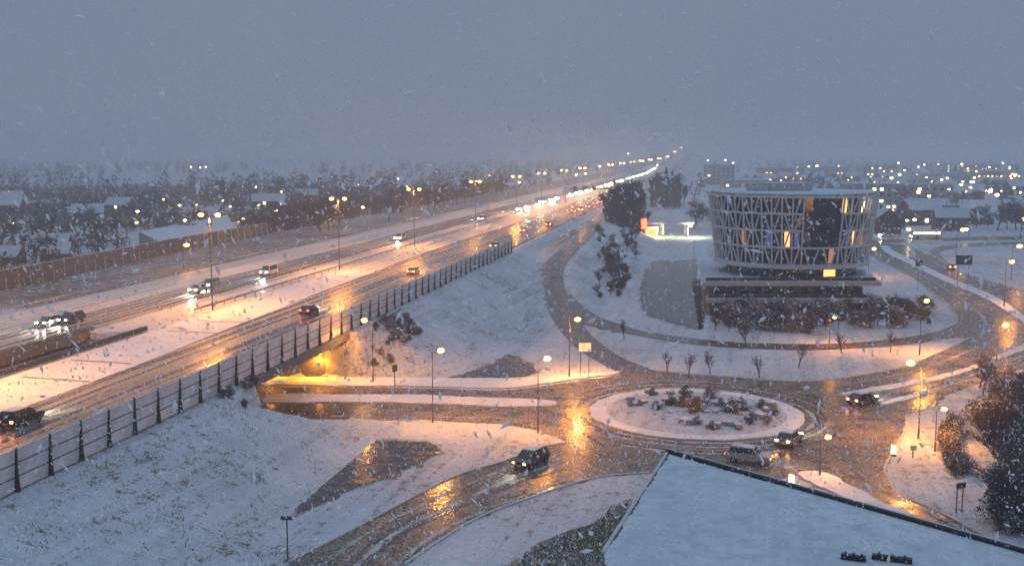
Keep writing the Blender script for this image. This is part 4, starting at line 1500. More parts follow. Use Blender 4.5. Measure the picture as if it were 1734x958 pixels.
# estate on the left
pl = []
n = tries = 0
ROOFS = [(-141, 330), (-150, 318), (-180, 300), (-119, 300), (-105, 310), (-90, 318), (-75, 324)]
while n < 76 and tries < 4000:
    tries += 1
    Y = rng.uniform(255, 800); X = rng.uniform(-0.52, -0.16) * Y
    w, s = MF(X, Y)
    if w > -172: continue
    if any((X - a) ** 2 + (Y - b) ** 2 < 110 for a, b in ROOFS): continue
    if -125 < X < -58 and 250 < Y < 352: continue
    if any((X - a) ** 2 + (Y - b) ** 2 < 30 for a, b in pl): continue
    pl.append((X, Y)); n += 1
    plant("bare", rng.randrange(5), (X, Y), rng.uniform(0.75, 1.15), "bare winter tree among the houses left of the barrier", "bare_tree", "tree", "trees in the left housing estate")
plant("bare", 2, AT(380, 310, 620)[:2], 1.9, "tall lone tree rising over the far left treeline", "bare_tree", "tree")
for k, (px, py, Y, sc) in enumerate([(1036, 400, 385, 0.62), (1046, 400, 392, 0.92), (1058, 400, 390, 1.06), (1070, 400, 396, 0.98), (1083, 400, 388, 0.74), (1053, 402, 382, 0.66), (1078, 402, 379, 0.55)]):
    plant("poplar", k % 3, (AT(px, py, Y)[0], Y), sc, "dark tall evergreen in the clump left of the lit station", "evergreen_tree", "tree", "dark clump beside the station", 0.0)
for k, (px, Y, sc) in enumerate([(1104, 590, 0.8), (1116, 600, 1.02), (1127, 605, 1.2), (1137, 600, 1.1), (1150, 610, 0.85), (1121, 580, 0.7), (1144, 585, 0.95)]):
    plant("poplar", k % 3, ((px - 867) / 1820 * Y, Y), sc, "hazy tall tree in the clump behind the station", "evergreen_tree", "tree", "hazy clump behind the station", 0.0)
for k, (px, Y, sc) in enumerate([(1034, 388, 1.4), (1042, 391, 1.9), (1052, 386, 2.2), (1064, 392, 2.35), (1074, 387, 2.15), (1084, 391, 1.7), (1090, 396, 1.2), (1058, 380, 1.5), (1069, 381, 1.5), (1047, 380, 1.4)]):
    plant("upright", k % 3, ((px - 867) / 1820 * Y, Y), sc, "tall bare tree in the dark clump by the station", "bare_tree", "tree", "bare trees beside the station", 0.0)
for k, (px, Y, sc) in enumerate([(1104, 588, 1.5), (1112, 596, 1.9), (1121, 603, 2.1), (1131, 592, 2.2), (1140, 600, 2.1), (1149, 590, 1.7), (1157, 598, 1.4)]):
    plant("upright", k % 3, ((px - 867) / 1820 * Y, Y), sc, "tall bare tree in the hazy clump behind the station", "bare_tree", "tree", "hazy bare trees behind the station", 0.0)
# right bank of the canal, bare brush
for k in range(70):
    t_ = rng.random()
    px = rng.uniform(1012, 1082); py = rng.uniform(398, 505)
    if py > 440 and px > 1062: px -= 30
    b_ = rng.random() < 0.8
    plant("bare" if b_ else "shrub", rng.choice([0, 1, 3]) if b_ else 1, GT(px, py), rng.uniform(0.28, 0.5) if b_ else rng.uniform(0.6, 1.0), "bare bush on the bank left of the office pond", "bush", "bush", "bushes on the pond bank")
# shrubbery before the terraces
for k in range(120):
    px = rng.uniform(1194, 1562); py = rng.uniform(528, 563)
    lim = 563 - max(0, (px - 1440) * 0.12)
    py = min(py, lim)
    b = rng.random() < 0.45
    plant("bare" if b else "shrub", rng.choice([0, 1, 3, 1, 0]) if b else rng.choice([0, 0, 1, 0, 3]), G(px, py), rng.uniform(0.30, 0.48) if b else rng.uniform(1.0, 1.9),
          "brown winter shrub in the thicket before the office terraces", "shrub", "shrub", "thicket before the office")
for (px, py, lab) in ((1352, 622, "sturdy young tree on the snow strip below the brown thicket"), (1264, 588, "young tree by the service road under the pond corner"), (1203, 635, "thin young tree on the snow above the roundabout"),
                      (1057, 574, "young tree on the snow wedge where the service road starts"), (1425, 598, "thin young tree right of the sturdy one"), (1508, 596, "thin young tree near the east tip of the snow strip"),
                      (1166, 640, "thin tree at the kerb just above the roundabout"), (1130, 632, "leftmost thin tree at the kerb above the roundabout"), (1286, 641, "thin tree at the kerb above the right half of the roundabout")):
    plant("young", int(px) % 2, G(px, py), 0.85, lab, "young_tree", "tree", "young street trees")
# roundabout planting
for k, (px, py, kind, sc, lab) in enumerate([(1158, 690, 2, 0.75, "yellow ornamental grass at the middle of the roundabout"), (1180, 700, 2, 0.95, "larger yellow grass clump in front of the middle"), (1203, 676, 0, 0.85, "round reddish shrub on the back of the roundabout"),
        (1240, 700, 3, 0.85, "dark green shrub right of the roundabout middle"), (1105, 668, 3, 0.5, "small dark shrub on the back left of the roundabout"), (1068, 687, 3, 0.4, "low dark shrub on the left of the roundabout"), (1083, 687, 3, 0.4, "second low dark shrub on the left of the roundabout"),
        (1138, 688, 1, 0.7, "grey shrub left of the yellow grass"), (1110, 694, 1, 0.6, "grey shrub on the left half of the roundabout"), (1260, 696, 3, 0.6, "dark shrub behind the pale boulder"), (1180, 718, 3, 0.5, "dark low shrub at the front of the roundabout"),
        (1205, 724, 3, 0.45, "low dark shrub at the front rim"), (1290, 690, 1, 0.6, "grey shrub on the right of the roundabout"), (1312, 700, 3, 0.5, "dark shrub at the right rim"), (1300, 716, 0, 0.5, "brown shrub at the right front rim"), (1255, 683, 3, 0.45, "small shrub at the back right"),
        (1195, 690, 0, 0.6, "brown tuft behind the yellow grass"), (1270, 715, 1, 0.6, "grey tuft beside the front boulders"), (1160, 672, 1, 0.8, "broad olive grey shrub at the back"), (1220, 690, 3, 0.6, "dark shrub in the middle right")]):
    plant("shrub", kind, G(px, py, 0.6), sc * 1.05, lab, "shrub", "shrub", "planting on the roundabout", 0.45)
def boulder(xy, sc, label, seed, z=0.66):
    r = random.Random(seed)
    vs = []; fs = []
    n, m = 9, 5
    for i in range(m):
        f = i / (m - 1)
        rr = math.cos((f * 0.95) * math.pi / 2)
        for j in range(n):
            a = 2 * math.pi * j / n
            q = rr * r.uniform(0.82, 1.15)
            vs.append((q * math.cos(a), q * math.sin(a) * 0.75, 0.62 * math.sin(f * math.pi / 2) * r.uniform(0.9, 1.1) - 0.1))
    for i in range(m - 1):
        for j in range(n):
            fs.append((i * n + j, i * n + (j + 1) % n, (i + 1) * n + (j + 1) % n, (i + 1) * n + j))
    fs.append(tuple((m - 1) * n + j for j in range(n)))
    mb = MB(); mb.add(vs, fs)
    t = thing("boulder", label, "boulder", (xy[0], xy[1], z), r.uniform(0, 6), "boulders on the roundabout")
    t.scale = (sc, sc, sc)
    obj("stone", mb, "rock", t)
    mb = MB(); mb.add([(x * 1.03, y * 1.03, z_ + 0.06) for x, y, z_ in vs[2 * n:]], [tuple(i - 2 * n for i in f) for f in fs if min(f) >= 2 * n])
    obj("snow_cap", mb, "snow_smooth", t, True)
for k, (px, py, sc, lab) in enumerate([(1163, 716, 1.1, "snow capped boulder below the yellow grass"), (1210, 722, 0.9, "front snow capped boulder"), (1232, 718, 0.8, "boulder right of the front shrubs"), (1130, 680, 0.8, "boulder behind the grey shrub"),
        (1285, 706, 1.1, "pale boulder on the right of the roundabout"), (1305, 685, 0.9, "boulder at the back right rim"), (1250, 722, 0.7, "small boulder at the front right"), (1100, 664, 0.8, "boulder at the back left rim"), (1185, 680, 0.7, "boulder between the brown tufts"), (1133, 700, 0.45, "small dark stone left of the yellow grass")]):
    boulder(G(px, py, 0.6), sc, lab, 300 + k)
for k in range(16):
    a_, r_ = rng.uniform(0, 6.28), 8.8 * math.sqrt(rng.random())
    boulder((CIR[0] + r_ * math.cos(a_), CIR[1] + r_ * math.sin(a_)), rng.uniform(0.4, 0.9), "pale snow covered stone on the roundabout", 340 + k, 0.68)
# dark trees at the right edge
for k in range(44):
    px = rng.uniform(1648, 1800); py = rng.uniform(655, 905)
    edge_x = 1600 + (665 - 655) + max(0, (720 - py)) * 0.6
    if py > 740: px = max(px, 1682)
    if py > 830: px = max(px, 1712)
    kk = rng.random()
    if kk < 0.17:
        plant("evergreen", rng.randrange(3), G(px, py), rng.uniform(0.45, 0.85), "dark snow flecked evergreen in the thicket at the right edge", "evergreen_tree", "tree", "thicket at the right edge")
    elif kk < 0.55:
        plant("shrub", rng.choice([0, 3, 1]), G(px, py), rng.uniform(1.2, 2.0), "dark shrub at the foot of the right edge thicket", "shrub", "shrub", "shrubs of the right edge thicket")
    else:
        plant("bare", rng.randrange(5), G(px, py), rng.uniform(0.45, 0.75), "bare tree standing in the thicket at the right edge", "bare_tree", "tree", "bare trees of the right edge thicket")
for k, (px, py) in enumerate([(1610, 725), (1605, 760), (1622, 795), (1632, 800), (1618, 770), (1612, 745), (1625, 740)]):
    plant("shrub", [3, 0, 3][k % 3], G(px, py), 0.9, "dark shrub on the oval grass patch", "shrub", "shrub", "shrubs on the oval patch")
for k in range(7):
    px, py = rng.uniform(1500, 1545), rng.uniform(516, 545)
    plant("bare", rng.randrange(5), G(px, py), 0.4, "pale bare bush at the right end of the office thicket", "bush", "bush", "pale bushes by the office")
# dark ivy and scrub below the barrier on the underpass cone
for k in range(64):
    if k < 44:
        w = rng.uniform(-49.0, -43.5); Y = rng.uniform(148.0, 168 - (w + 49) * 1.5)
    else:
        w = rng.uniform(-49.3, -46.5); Y = rng.uniform(107, 115.5)
    s = (Y + w * SA) / CA
    x, y = MW(w, s)
    plant("shrub", rng.choice([3, 3, 0, 1]), (x, y), rng.uniform(0.35, 0.65), "dark scrub on the bank beside the underpass mouth", "shrub", "shrub", "scrub at the underpass")
# rough grass tufts in the bare patches
def tufts(name, label, poly_px, n, h, mat, seed, z=0.05):
    r = random.Random(seed)
    pts = GP(poly_px)
    def inside(x, y):
        c = False
        for i in range(len(pts)):
            (x0, y0), (x1, y1) = pts[i], pts[i - 1]
            if (y0 > y) != (y1 > y) and x < (x1 - x0) * (y - y0) / (y1 - y0) + x0:
                c = not c
        return c
    xs = [p[0] for p in pts]; ys = [p[1] for p in pts]
    mb = MB(); k = 0
    while k < n:
        x, y = r.uniform(min(xs), max(xs)), r.uniform(min(ys), max(ys))
        if not inside(x, y):
            k += 0.2; continue
        k += 1
        a = r.uniform(0, 6.28); hh = h * r.uniform(0.5, 1.4); wd = 0.06
        dx, dy = math.cos(a) * wd, math.sin(a) * wd
        lx, ly = r.uniform(-0.5, 0.5) * hh, r.uniform(-0.5, 0.5) * hh
        mb.add([(x - dx, y - dy, z), (x + dx, y + dy, z), (x + lx, y + ly, z + hh)], [(0, 1, 2)])
    o = obj(name, mb, mat)
    return tag(o, label, "grass", kind="stuff")
tufts("grass", "rough dry grass in the bare patch beside the big roof", [(870, 970), (890, 937), (941, 908), (1006, 887), (1032, 864), (1066, 850), (1060, 900), (1030, 970)], 3200, 0.2, "grass_dry", 1)
tufts("grass", "dry grass on the oval patch by the path", [(1592, 720), (1615, 706), (1632, 710), (1626, 740), (1628, 770), (1638, 804), (1615, 808), (1598, 785), (1590, 750)], 4000, 0.3, "grass_dry", 2)

rb_ = random.Random(44)
mb = MB()
k = 0
while k < 9000:
    w_ = rb_.uniform(-49.0, -12.0); s_ = rb_.uniform(48, 260)
    x, y = MW(w_, s_)
    if 108 < y < 147: 
        continue
    if math.sin(x * 0.9 + 1.3 * math.sin(y * 0.31)) + math.sin(y * 0.55 + x * 0.2) < 0.75 + rb_.random():
        k += 0.15
        continue
    qx, qy = 867 + 1820 * x / y, 255 + 1820 * 31 / y
    if w_ > -36 and (qy > 770 and qx > 540 or y > 147 and w_ > -30): 
        k += 0.15
        continue
    k += 1
    z = hz(x, y)
    a = rb_.uniform(0, 6.28); hh = rb_.uniform(0.10, 0.30)
    dx, dy = math.cos(a) * 0.05, math.sin(a) * 0.05
    mb.add([(x - dx, y - dy, z - 0.02), (x + dx, y + dy, z - 0.02), (x + rb_.uniform(-0.15, 0.15), y + rb_.uniform(-0.15, 0.15), z + hh)], [(0, 1, 2)])
tag(obj("grass", mb, "grass_dry"), "dry grass blades poking through the snow of the motorway bank", "grass", kind="stuff")

# ------------------------------------------------------------------ houses
HM = {}
def house(xy, rz, label, kind=0, sc=1.0, group=None, lit=(), z=0.0):
    Wd, D, He, Hr = [(9.5, 8.0, 3.0, 3.0), (12.0, 8.5, 5.4, 3.2), (16.0, 9.0, 5.4, 3.4)][kind]
    t = thing("house", label, "house", (xy[0], xy[1], z), rz, group)
    t.scale = (sc, sc, sc)
    key = kind
    if key not in HM:
        wl = MB()
        wl.add([(-Wd / 2, -D / 2, -0.3), (Wd / 2, -D / 2, -0.3), (Wd / 2, D / 2, -0.3), (-Wd / 2, D / 2, -0.3), (-Wd / 2, -D / 2, He), (Wd / 2, -D / 2, He), (Wd / 2, D / 2, He), (-Wd / 2, D / 2, He), (-Wd / 2, 0, He + Hr), (Wd / 2, 0, He + Hr)],
               [(0, 1, 5, 4), (2, 3, 7, 6), (1, 2, 6, 9, 5), (3, 0, 4, 8, 7)])
        rf = MB()
        o, th = 0.45, 0.28
        for sg in (-1, 1):
            y0, z0 = sg * (D / 2 + o), He - o * Hr / (D / 2)
            vs = [(-Wd / 2 - o, y0, z0), (Wd / 2 + o, y0, z0), (Wd / 2 + o, 0, He + Hr + 0.02), (-Wd / 2 - o, 0, He + Hr + 0.02)]
            vs += [(a, b, c + th) for a, b, c in vs]
            fs = [(4, 5, 6, 7), (3, 2, 1, 0), (0, 1, 5, 4), (1, 2, 6, 5), (3, 0, 4, 7)]
            rf.add(vs, fs if sg < 0 else [f[::-1] for f in fs])
        ch = MB().box((Wd * 0.25, 0.6, He + Hr + 0.3), (0.8, 0.7, 1.5))
        wn = MB().box((0, 0, 0), (1.3, 0.1, 1.3)); dr = MB().box((0, 0, 1.0), (1.0, 0.1, 2.05))
        HM[key] = (wl.mesh("wall", "brick_dark"), rf.mesh("roof", "snow_roof"), ch.mesh("chimney", "brick_dark"), wn.mesh("window", "glass_dark"), wn.mesh("window", "window_town"), dr.mesh("door", "paint_grey"))
    wl, rf, ch, w0, w1, dr = HM[key]
    link("wall", wl, t)
    r_ = link("roof", rf, t)
    link("chimney", ch, r_)
    link("door", dr, t, (Wd * 0.12, -D / 2 - 0.03, 0))
    n = 0
    for fl in range(1 if He < 4 else 2):
        for k in range(3 if Wd < 14 else 4):
            x = -Wd / 2 + Wd * (k + 0.5) / (3 if Wd < 14 else 4)
            if fl == 0 and abs(x - Wd * 0.12) < 1.3:
                x -= 1.4
            link("window", w1 if n in lit else w0, t, (x, -D / 2 - 0.03, 1.6 + 2.7 * fl))
            n += 1
    return t

house(AT(91, 425, 325)[:2], 0.12, "lone house with a plain snowy roof left of the long flat roof", 0, 1.0)
house(AT(96, 445, 305)[:2], 0.2, "low snowy shed in front of the lone house", 0, 0.8)
house(AT(14, 455, 296)[:2], 0.0, "snowy roofed house at the left picture edge above the barrier", 0, 0.8)
house(AT(5, 366, 520)[:2], 0.25, "big snowy roof at the far left edge below the treeline", 0, 1.9)
house(AT(150, 380, 455)[:2], 0.3, "house half hidden by trees behind the lone house", 1, 1.0, lit=(1,))
house(AT(205, 368, 520)[:2], -0.2, "distant house between the trees and the long flat roof", 1, 1.0, lit=(4,))
house(AT(455, 352, 560)[:2], 0.2, "snowy house above the tree belt with lit windows beside it", 2, 1.0, lit=(0, 5))
house(AT(520, 340, 640)[:2], 0.1, "small far house right of the snowy house above the belt", 1, 1.0, lit=(2,))
wp = [AT(235, 391, 1)[:2]]
# long flat-roofed hall
hp = [G(235, 392, 6.0), G(272, 409, 6.0), G(402, 384, 6.0), G(385, 364, 6.0)]
t = thing("hall", "long low hall with snow covered flat roof behind the far barrier", "hall")
obj("wall", MB().prism(hp, -0.2, 5.6), "brick_pale", t)
obj("roof", MB().prism(hp, 5.61, 6.0), "snow_roof", t)
a, b = Vector(hp[1]), Vector(hp[2])
for k in range(9):
    p = a.lerp(b, (k + 0.5) / 9)
    mb = MB(); mb.box((p.x, p.y - 0.02, 3.3), (2.2, 0.2, 1.6), math.atan2((b - a).y, (b - a).x)); obj("window", mb, "glass_dark", t)

# right-hand town
spots = []
tries = 0
while len(spots) < 62 and tries < 5000:
    tries += 1
    Y = rng.uniform(400, 1150); X = rng.uniform(0.20, 0.52) * Y
    if X < 90 and Y < 470: continue
    if any((X - a) ** 2 + (Y - b) ** 2 < 26 ** 2 for a, b in spots): continue
    spots.append((X, Y))
for k, (X, Y) in enumerate(spots):
    house((X, Y), rng.choice([0.1, -0.15, 1.5, 0.3]), "snowy roofed house in the town spread behind the office", rng.choice([1, 1, 2, 0]), rng.uniform(0.95, 1.25), "houses of the town behind the office",
          tuple(rng.sample(range(8), rng.choice([0, 0, 1, 2]))))
pl = list(spots); n = tries = 0
while n < 62 and tries < 5000:
    tries += 1
    Y = rng.uniform(390, 1100); X = rng.uniform(0.17, 0.52) * Y
    if Y < 430 and X < 75: continue
    if any((X - a) ** 2 + (Y - b) ** 2 < 100 for a, b in pl): continue
    pl.append((X, Y)); n += 1
    plant("bare", rng.randrange(5), (X, Y), rng.uniform(0.8, 1.35), "bare tree among the town houses behind the office", "bare_tree", "tree", "trees of the town behind the office", 0.0)
for k, (px, py, Y, sc) in enumerate([(1690, 380, 420, 1.3), (1706, 380, 430, 1.5), (1722, 380, 425, 1.4), (1674, 380, 440, 1.1), (1740, 380, 435, 1.2), (1500, 392, 395, 0.9), (1512, 392, 400, 1.0), (1524, 392, 398, 0.8)]):
    plant("bare", k % 5, ((px - 867) / 1820 * Y, Y), sc, "bare tree at the right end of the cross road" if k < 5 else "bare tree just right of the round office", "bare_tree", "tree", "trees right of the cross road" if k < 5 else "trees right of the office", 0.0)

# blocks with lit windows farther out
def block(px, Y, wd, ht, dp, label, lit, mat="plaster", rows=None, lm="window_town", name="apartment_block"):
    x = (px - 867) / 1820 * Y
    t = thing(name, label, "building", (x, Y, 0), 0)
    obj("wall", MB().box((0, 0, ht / 2), (wd, dp, ht)), mat, t)
    obj("roof", MB().box((0, 0, ht + 0.25), (wd + 0.6, dp + 0.6, 0.5)), "snow_roof", t)
    r = random.Random(int(px * 7 + Y))
    rows = rows or max(1, int(ht / 3.2)); cols = max(3, int(wd / 4.2))
    m0 = MB().box((0, 0, 0), (2.0, 0.12, 1.5)).mesh("window", "glass_dark"); m1 = MB().box((0, 0, 0), (2.0, 0.12, 1.5)).mesh("window", lm)
    for i in range(rows):
        for j in range(cols):
            link("window", m1 if r.random() < lit else m0, t, (-wd / 2 + wd * (j + 0.5) / cols, -dp / 2 - 0.04, 1.8 + i * (ht - 1.2) / rows))
    return t
block(1515, 640, 62, 11.5, 16, "broad grey office slab right behind the round office", 0.10, "concrete", lm="window_town")
block(1216, 1000, 26, 18, 16, "pale hazy tower block left of the round office roof", 0.15)
block(1318, 1150, 46, 13, 20, "wide hall with a red orange lit front in the far town", 0.5, "concrete", 2, "sign_orange", "shop_hall")
block(1400, 1250, 40, 12, 16, "far low block with white lit windows", 0.25, lm="window_white")
block(1670, 1050, 56, 11, 18, "far hall with an orange lit band at the right", 0.55, "concrete", 2, "sign_orange", "shop_hall")
block(1600, 900, 44, 12, 15, "far grey block with scattered warm windows", 0.2)
block(1480, 1200, 34, 15, 15, "hazy block above the right flank of the round office", 0.22)
block(1545, 820, 36, 10, 14, "mid distance block with a few lit windows", 0.3)
block(1260, 700, 30, 12, 14, "grey block peeping over the round office roof", 0.3, lm="window_white")
block(1720, 800, 40, 10, 14, "snowy block at the far right edge", 0.15)
block(1640, 1400, 70, 14, 18, "farthest long block on the right horizon", 0.2, lm="window_white")
block(1225, 480, 14, 6, 9, "low brightly lit shop left of the round office roof line", 0.9, "plaster", 1, "flood_white", "shop")

# scattered far lamps of the town and the estate
FAR = [(1227, 316, 700), (1218, 324, 650), (1483, 347, 520), (1507, 351, 510), (1516, 350, 500), (1512, 356, 480), (1546, 349, 560), (1579, 346, 560), (1569, 361, 470), (1610, 345, 640), (1497, 377, 440), (1515, 377, 445), (1531, 388, 420), (1552, 388, 425), (1583, 374, 440), (1619, 369, 480), (1632, 366, 500),
       (1520, 307, 1000), (1536, 308, 1000), (1551, 308, 1000), (1507, 324, 800), (1523, 325, 800), (1538, 325, 800), (1617, 313, 900), (1640, 313, 900), (1585, 326, 760), (1670, 329, 740), (1475, 300, 1100), (1597, 296, 1200), (1566, 279, 1350), (1590, 278, 1350), (1630, 278, 1350), (1640, 285, 1250), (1710, 283, 1300), (1697, 276, 1350), (1674, 283, 1280), (1521, 276, 1400),
       (1146, 313, 760), (1161, 321, 700), (1149, 309, 800), (1181, 308, 900), (1198, 272, 1300), (1228, 271, 1400), (1242, 276, 1350), (1349, 284, 1250), (1370, 282, 1300), (1385, 281, 1300), (1419, 281, 1300), (1306, 305, 800), (1272, 303, 850), (1712, 363, 520), (1730, 363, 530), (1640, 399, 372), (1540, 400, 372)]
for k in range(34):
    Y_ = rng.uniform(450, 1250)
    FAR.append((rng.uniform(1480, 1730), 255 + 1820 * (31 - rng.uniform(6, 12)) / Y_, Y_))
for k, (px, py, Y) in enumerate(FAR):
    x, y, z = AT(px, py, Y)
    z = max(4.0, z)
    street_lamp((x, y), 0, z, rng.uniform(0, 6), "small far lamp point among the town roofs on the right", 0, rng.choice(["lens_white_far", "lens_white_far", "lens_sodium_far"]), arm=0.5, group="far lamps of the town", bs=(1.2 + Y / 700) * rng.choice([0.7, 0.9, 1.0, 1.25]))
FARL = [(15, 325, 520), (237, 358, 420), (236, 377, 380), (280, 338, 560), (280, 347, 520), (307, 348, 520), (309, 376, 420), (332, 349, 540), (380, 340, 580), (393, 350, 520), (432, 334, 600), (441, 348, 540), (433, 317, 720), (411, 317, 760), (412, 375, 430), (404, 383, 410), (475, 325, 640), (475, 345, 540), (511, 325, 660), (18, 388, 400), (607, 313, 760), (641, 306, 840), (691, 316, 720), (674, 303, 860), (617, 351, 400), (762, 325, 520), (803, 307, 620), (811, 320, 560), (827, 298, 800), (882, 309, 620), (977, 296, 800), (991, 294, 900), (725, 296, 900), (739, 292, 960), (340, 284, 1000), (322, 283, 1000), (348, 283, 1000), (461, 338, 560), (466, 357, 480), (1063, 260, 1500)]
for k, (px, py, Y) in enumerate(FARL):
    x, y, z = AT(px, py, Y)
    zg = hz(x, y)
    z = max(zg + 4.0, z)
    near = px in (617, 762, 803, 811, 882)
    street_lamp((x, y), zg, z - zg, rng.uniform(0, 6), "small lamp along the far left verge of the motorway" if near else "small far lamp point among the trees on the left", 0, "lens_sodium_far" if near else rng.choice(["lens_white_far", "lens_white_far", "lens_dim"]), arm=0.5,
                group="lamps behind the motorway" if near else "far lamps on the left", bs=0.95 + Y / 1000)

# filling station with its sign
sx, sy = G(1125, 400)
t = thing("filling_station", "small flood lit station with a snowy canopy and orange wall", "station", (sx, sy, 0))
obj("shop_wall", MB().box((-5.2, 1.0, 1.9), (5.0, 7.0, 3.8)), "plaster", t)
obj("shop_window", MB().box((-5.2, -2.56, 1.7), (3.8, 0.1, 2.2)), "window_warm", t)
obj("canopy", MB().box((1.5, 0, 5.0), (17.0, 10.0, 0.7)), "frame_white", t)
obj("canopy_snow", MB().box((1.5, 0, 5.47), (16.8, 9.8, 0.22)), "snow_roof", t)
for x in (-1.0, 8.0):
    for y in (-3.0, 3.0):
        obj("column", MB().box((x, y, 2.32), (0.5, 0.5, 4.64)), "frame_white", t)
obj("canopy_light", MB().box((4.2, 0, 4.62), (7.0, 5.0, 0.05)), "flood_white", t)
obj("front_light", MB().box((8.6, -4.9, 4.2), (1.3, 0.2, 1.0)), "flood_white", t)
lamp(t, (8.6, -5.6, 4.0), 2800, (1.0, 0.88, 0.5), 0.5, R(165))
lamp(t, (-3.0, -5.2, 4.3), 1800, (1.0, 0.75, 0.35), 0.5, R(165))
sx2, sy2 = G(1090, 402)
t = thing("pylon_sign", "red glowing pylon sign at the left end of the station", "sign", (sx2, sy2, 0))
obj("post", MB().box((0, 0, 1.6), (0.5, 0.4, 3.2)), "pole_grey", t)
obj("panel", MB().box((0, 0, 5.0), (2.0, 0.4, 3.6)), "sign_red", t)

# ------------------------------------------------------------------ far woods (one mass)
r = random.Random(5)
mb = MB()
def far_tree(x, y, h, z=0.0):
    n = 26
    for i in range(n):
        f = r.random()
        zz = h * (0.15 + 0.85 * f)
        rr = h * 0.32 * math.sqrt(max(0.05, 1 - (2 * f - 0.9) ** 2)) * r.random() ** 0.5
        a = r.uniform(0, 6.28)
        p = Vector((x + rr * math.cos(a), y + rr * math.sin(a), z + zz))
        d = Vector((r.gauss(0, 1), r.gauss(0, 1), r.gauss(0.4, 1))).normalized() * h * 0.11
        e = d.cross(Vector((r.gauss(0, 1), r.gauss(0, 1), r.gauss(0, 1)))).normalized() * h * 0.055
        mb.add([p - d, p + e, p + d, p - e], [(0, 1, 2, 3)])
    mb.tube((x, y, z - 0.2), (x, y, z + h * 0.5), 0.25, 0.12, 3, False)
for i in range(2600):
    Y = r.uniform(560, 2600)
    X = r.uniform(-0.62, 0.62) * Y
    w, s = MF(X, Y)
    if -140 < w < -30: continue
    if X > 0.13 * Y and Y < 1150 and r.random() < 0.8: continue
    if math.sin(X * 0.011 + 2) + math.sin(Y * 0.009) < -0.2: continue
    far_tree(X, Y, r.uniform(7, 15))
o = obj("far_woods", mb, "twig_brown")
mb = MB()
for i in range(8000):
    Y = 225 + 640 * r.random() ** 0.8
    X = r.uniform(-0.6, 0.02) * Y
    w, s = MF(X, Y)
    if w > -137 or s < 150: continue
    if -122 < X < -60 and 250 < Y < 352: continue
    if any((X - a) ** 2 + (Y - b) ** 2 < 60 for a, b in ROOFS): continue
    if math.sin(X * 0.05) + math.sin(Y * 0.037 + X * 0.02) < -1.0: continue
    far_tree(X, Y, r.uniform(2.0, 5.5))
for i in range(420):
    Y = 240 + 600 * r.random() ** 0.8
    X = r.uniform(-0.58, 0.02) * Y
    w, s = MF(X, Y)
    if w > -139 or s < 236: continue
    if -125 < X < -58 and 250 < Y < 352: continue
    if any((X - a) ** 2 + (Y - b) ** 2 < 90 for a, b in ROOFS): continue
    far_tree(X, Y, r.uniform(6.0, 10.5))
tag(obj("undergrowth", mb, "twig_brown"), "brown scrub filling the ground between the trees on the left", "scrub", kind="stuff")
tag(o, "hazy woods spreading to the horizon on both sides", "woods", kind="stuff")

# ------------------------------------------------------------------ haze
mb = MB().box((1100, 5700, 21.0), (14900, 15000, 44.0))
me = mb.mesh("haze", "snow")
me.materials.clear()
hm = bpy.data.materials.new("haze"); hm.use_nodes = True
hm.node_tree.nodes.clear()
pv = hm.node_tree.nodes.new("ShaderNodeVolumePrincipled")
pv.inputs["Color"].default_value = (0.80, 0.84, 0.90, 1)
pv.inputs["Density"].default_value = 0.0008
pv.inputs["Anisotropy"].default_value = 0.6
oo = hm.node_tree.nodes.new("ShaderNodeOutputMaterial")
hm.node_tree.links.new(pv.outputs[0], oo.inputs["Volume"])
me.materials.append(hm)
hz_o = link("haze", me)
tag(hz_o, "grey blue snow haze over the whole scene", "haze", kind="stuff")

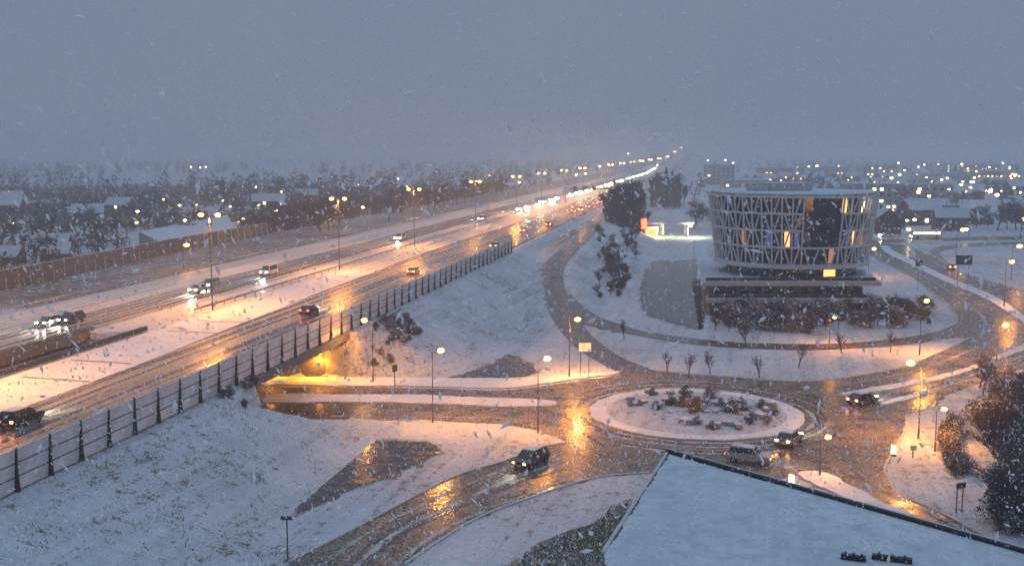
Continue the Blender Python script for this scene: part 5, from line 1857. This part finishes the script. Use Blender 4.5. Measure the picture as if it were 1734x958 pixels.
# ------------------------------------------------------------------ falling snow
r = random.Random(11)
vs = []; fs = []
wind = Vector((0.25, 0.05, -1)).normalized()
cnt = 0
while cnt < 76000:
    y = 5.0 + 45.0 * r.random() ** 0.75
    x = r.uniform(-0.72, 0.72) * y
    z = CAM_H - 0.123 * y + r.uniform(-0.42, 0.42) * y
    if z > 42.5 or z < 1: continue
    cnt += 1
    big = r.random()
    L = r.uniform(0.012, 0.034) * (0.6 + 1.1 * big * big)
    wd = r.uniform(0.006, 0.012) * (0.7 + 0.8 * big * big)
    d = (wind + Vector((r.gauss(0, 0.9), r.gauss(0, 0.6), r.gauss(0, 0.8)))).normalized()
    e = d.cross(Vector((0, 1, 0.2))).normalized() * wd
    g = d.cross(e).normalized() * wd
    p = Vector((x, y, z)); d *= L
    o_ = len(vs)
    vs += [p - d, p + e, p + g, p - e, p - g, p + d]
    for k in range(4):
        a, b = o_ + 1 + k, o_ + 1 + (k + 1) % 4
        fs += [(o_, b, a), (o_ + 5, a, b)]
me = bpy.data.meshes.new("falling_snow")
me.from_pydata([tuple(v) for v in vs], [], fs)
fm, fn, fl = newmat("flake")
fd = fn.new("ShaderNodeBsdfDiffuse"); ft = fn.new("ShaderNodeBsdfTranslucent"); fx = fn.new("ShaderNodeMixShader"); fo = fn.new("ShaderNodeOutputMaterial")
fd.inputs[0].default_value = ft.inputs[0].default_value = (0.97, 0.98, 0.99, 1)
fx.inputs[0].default_value = 0.5
fl.new(fd.outputs[0], fx.inputs[1]); fl.new(ft.outputs[0], fx.inputs[2]); fl.new(fx.outputs[0], fo.inputs[0])
me.materials.append(MATS["flake"])
tag(link("falling_snow", me), "white snowflakes falling through the air", "snow", kind="stuff")

# ------------------------------------------------------------------ tell look-alikes of small groups apart by their order in the view
WORDS = ["first", "second", "third", "fourth", "fifth", "sixth", "seventh", "eighth", "ninth", "tenth", "eleventh", "twelfth", "thirteenth", "fourteenth", "fifteenth", "sixteenth", "seventeenth", "eighteenth", "nineteenth",
         "twentieth"] + ["twenty-" + w for w in ["first", "second", "third", "fourth", "fifth", "sixth", "seventh", "eighth", "ninth"]] + ["thirtieth"] + ["thirty-" + w for w in ["first", "second", "third", "fourth", "fifth"]]
by = {}
for o in SC.objects:
    if o.parent is None and o.get("group") and o.get("label"):
        by.setdefault(o["label"], []).append(o)
for lab, os_ in by.items():
    if 1 < len(os_) <= 34:
        os_.sort(key=lambda o: o.location.x / max(1.0, o.location.y))
        for k, o in enumerate(os_):
            o["label"] = lab + ", " + WORDS[k] + " from the left"
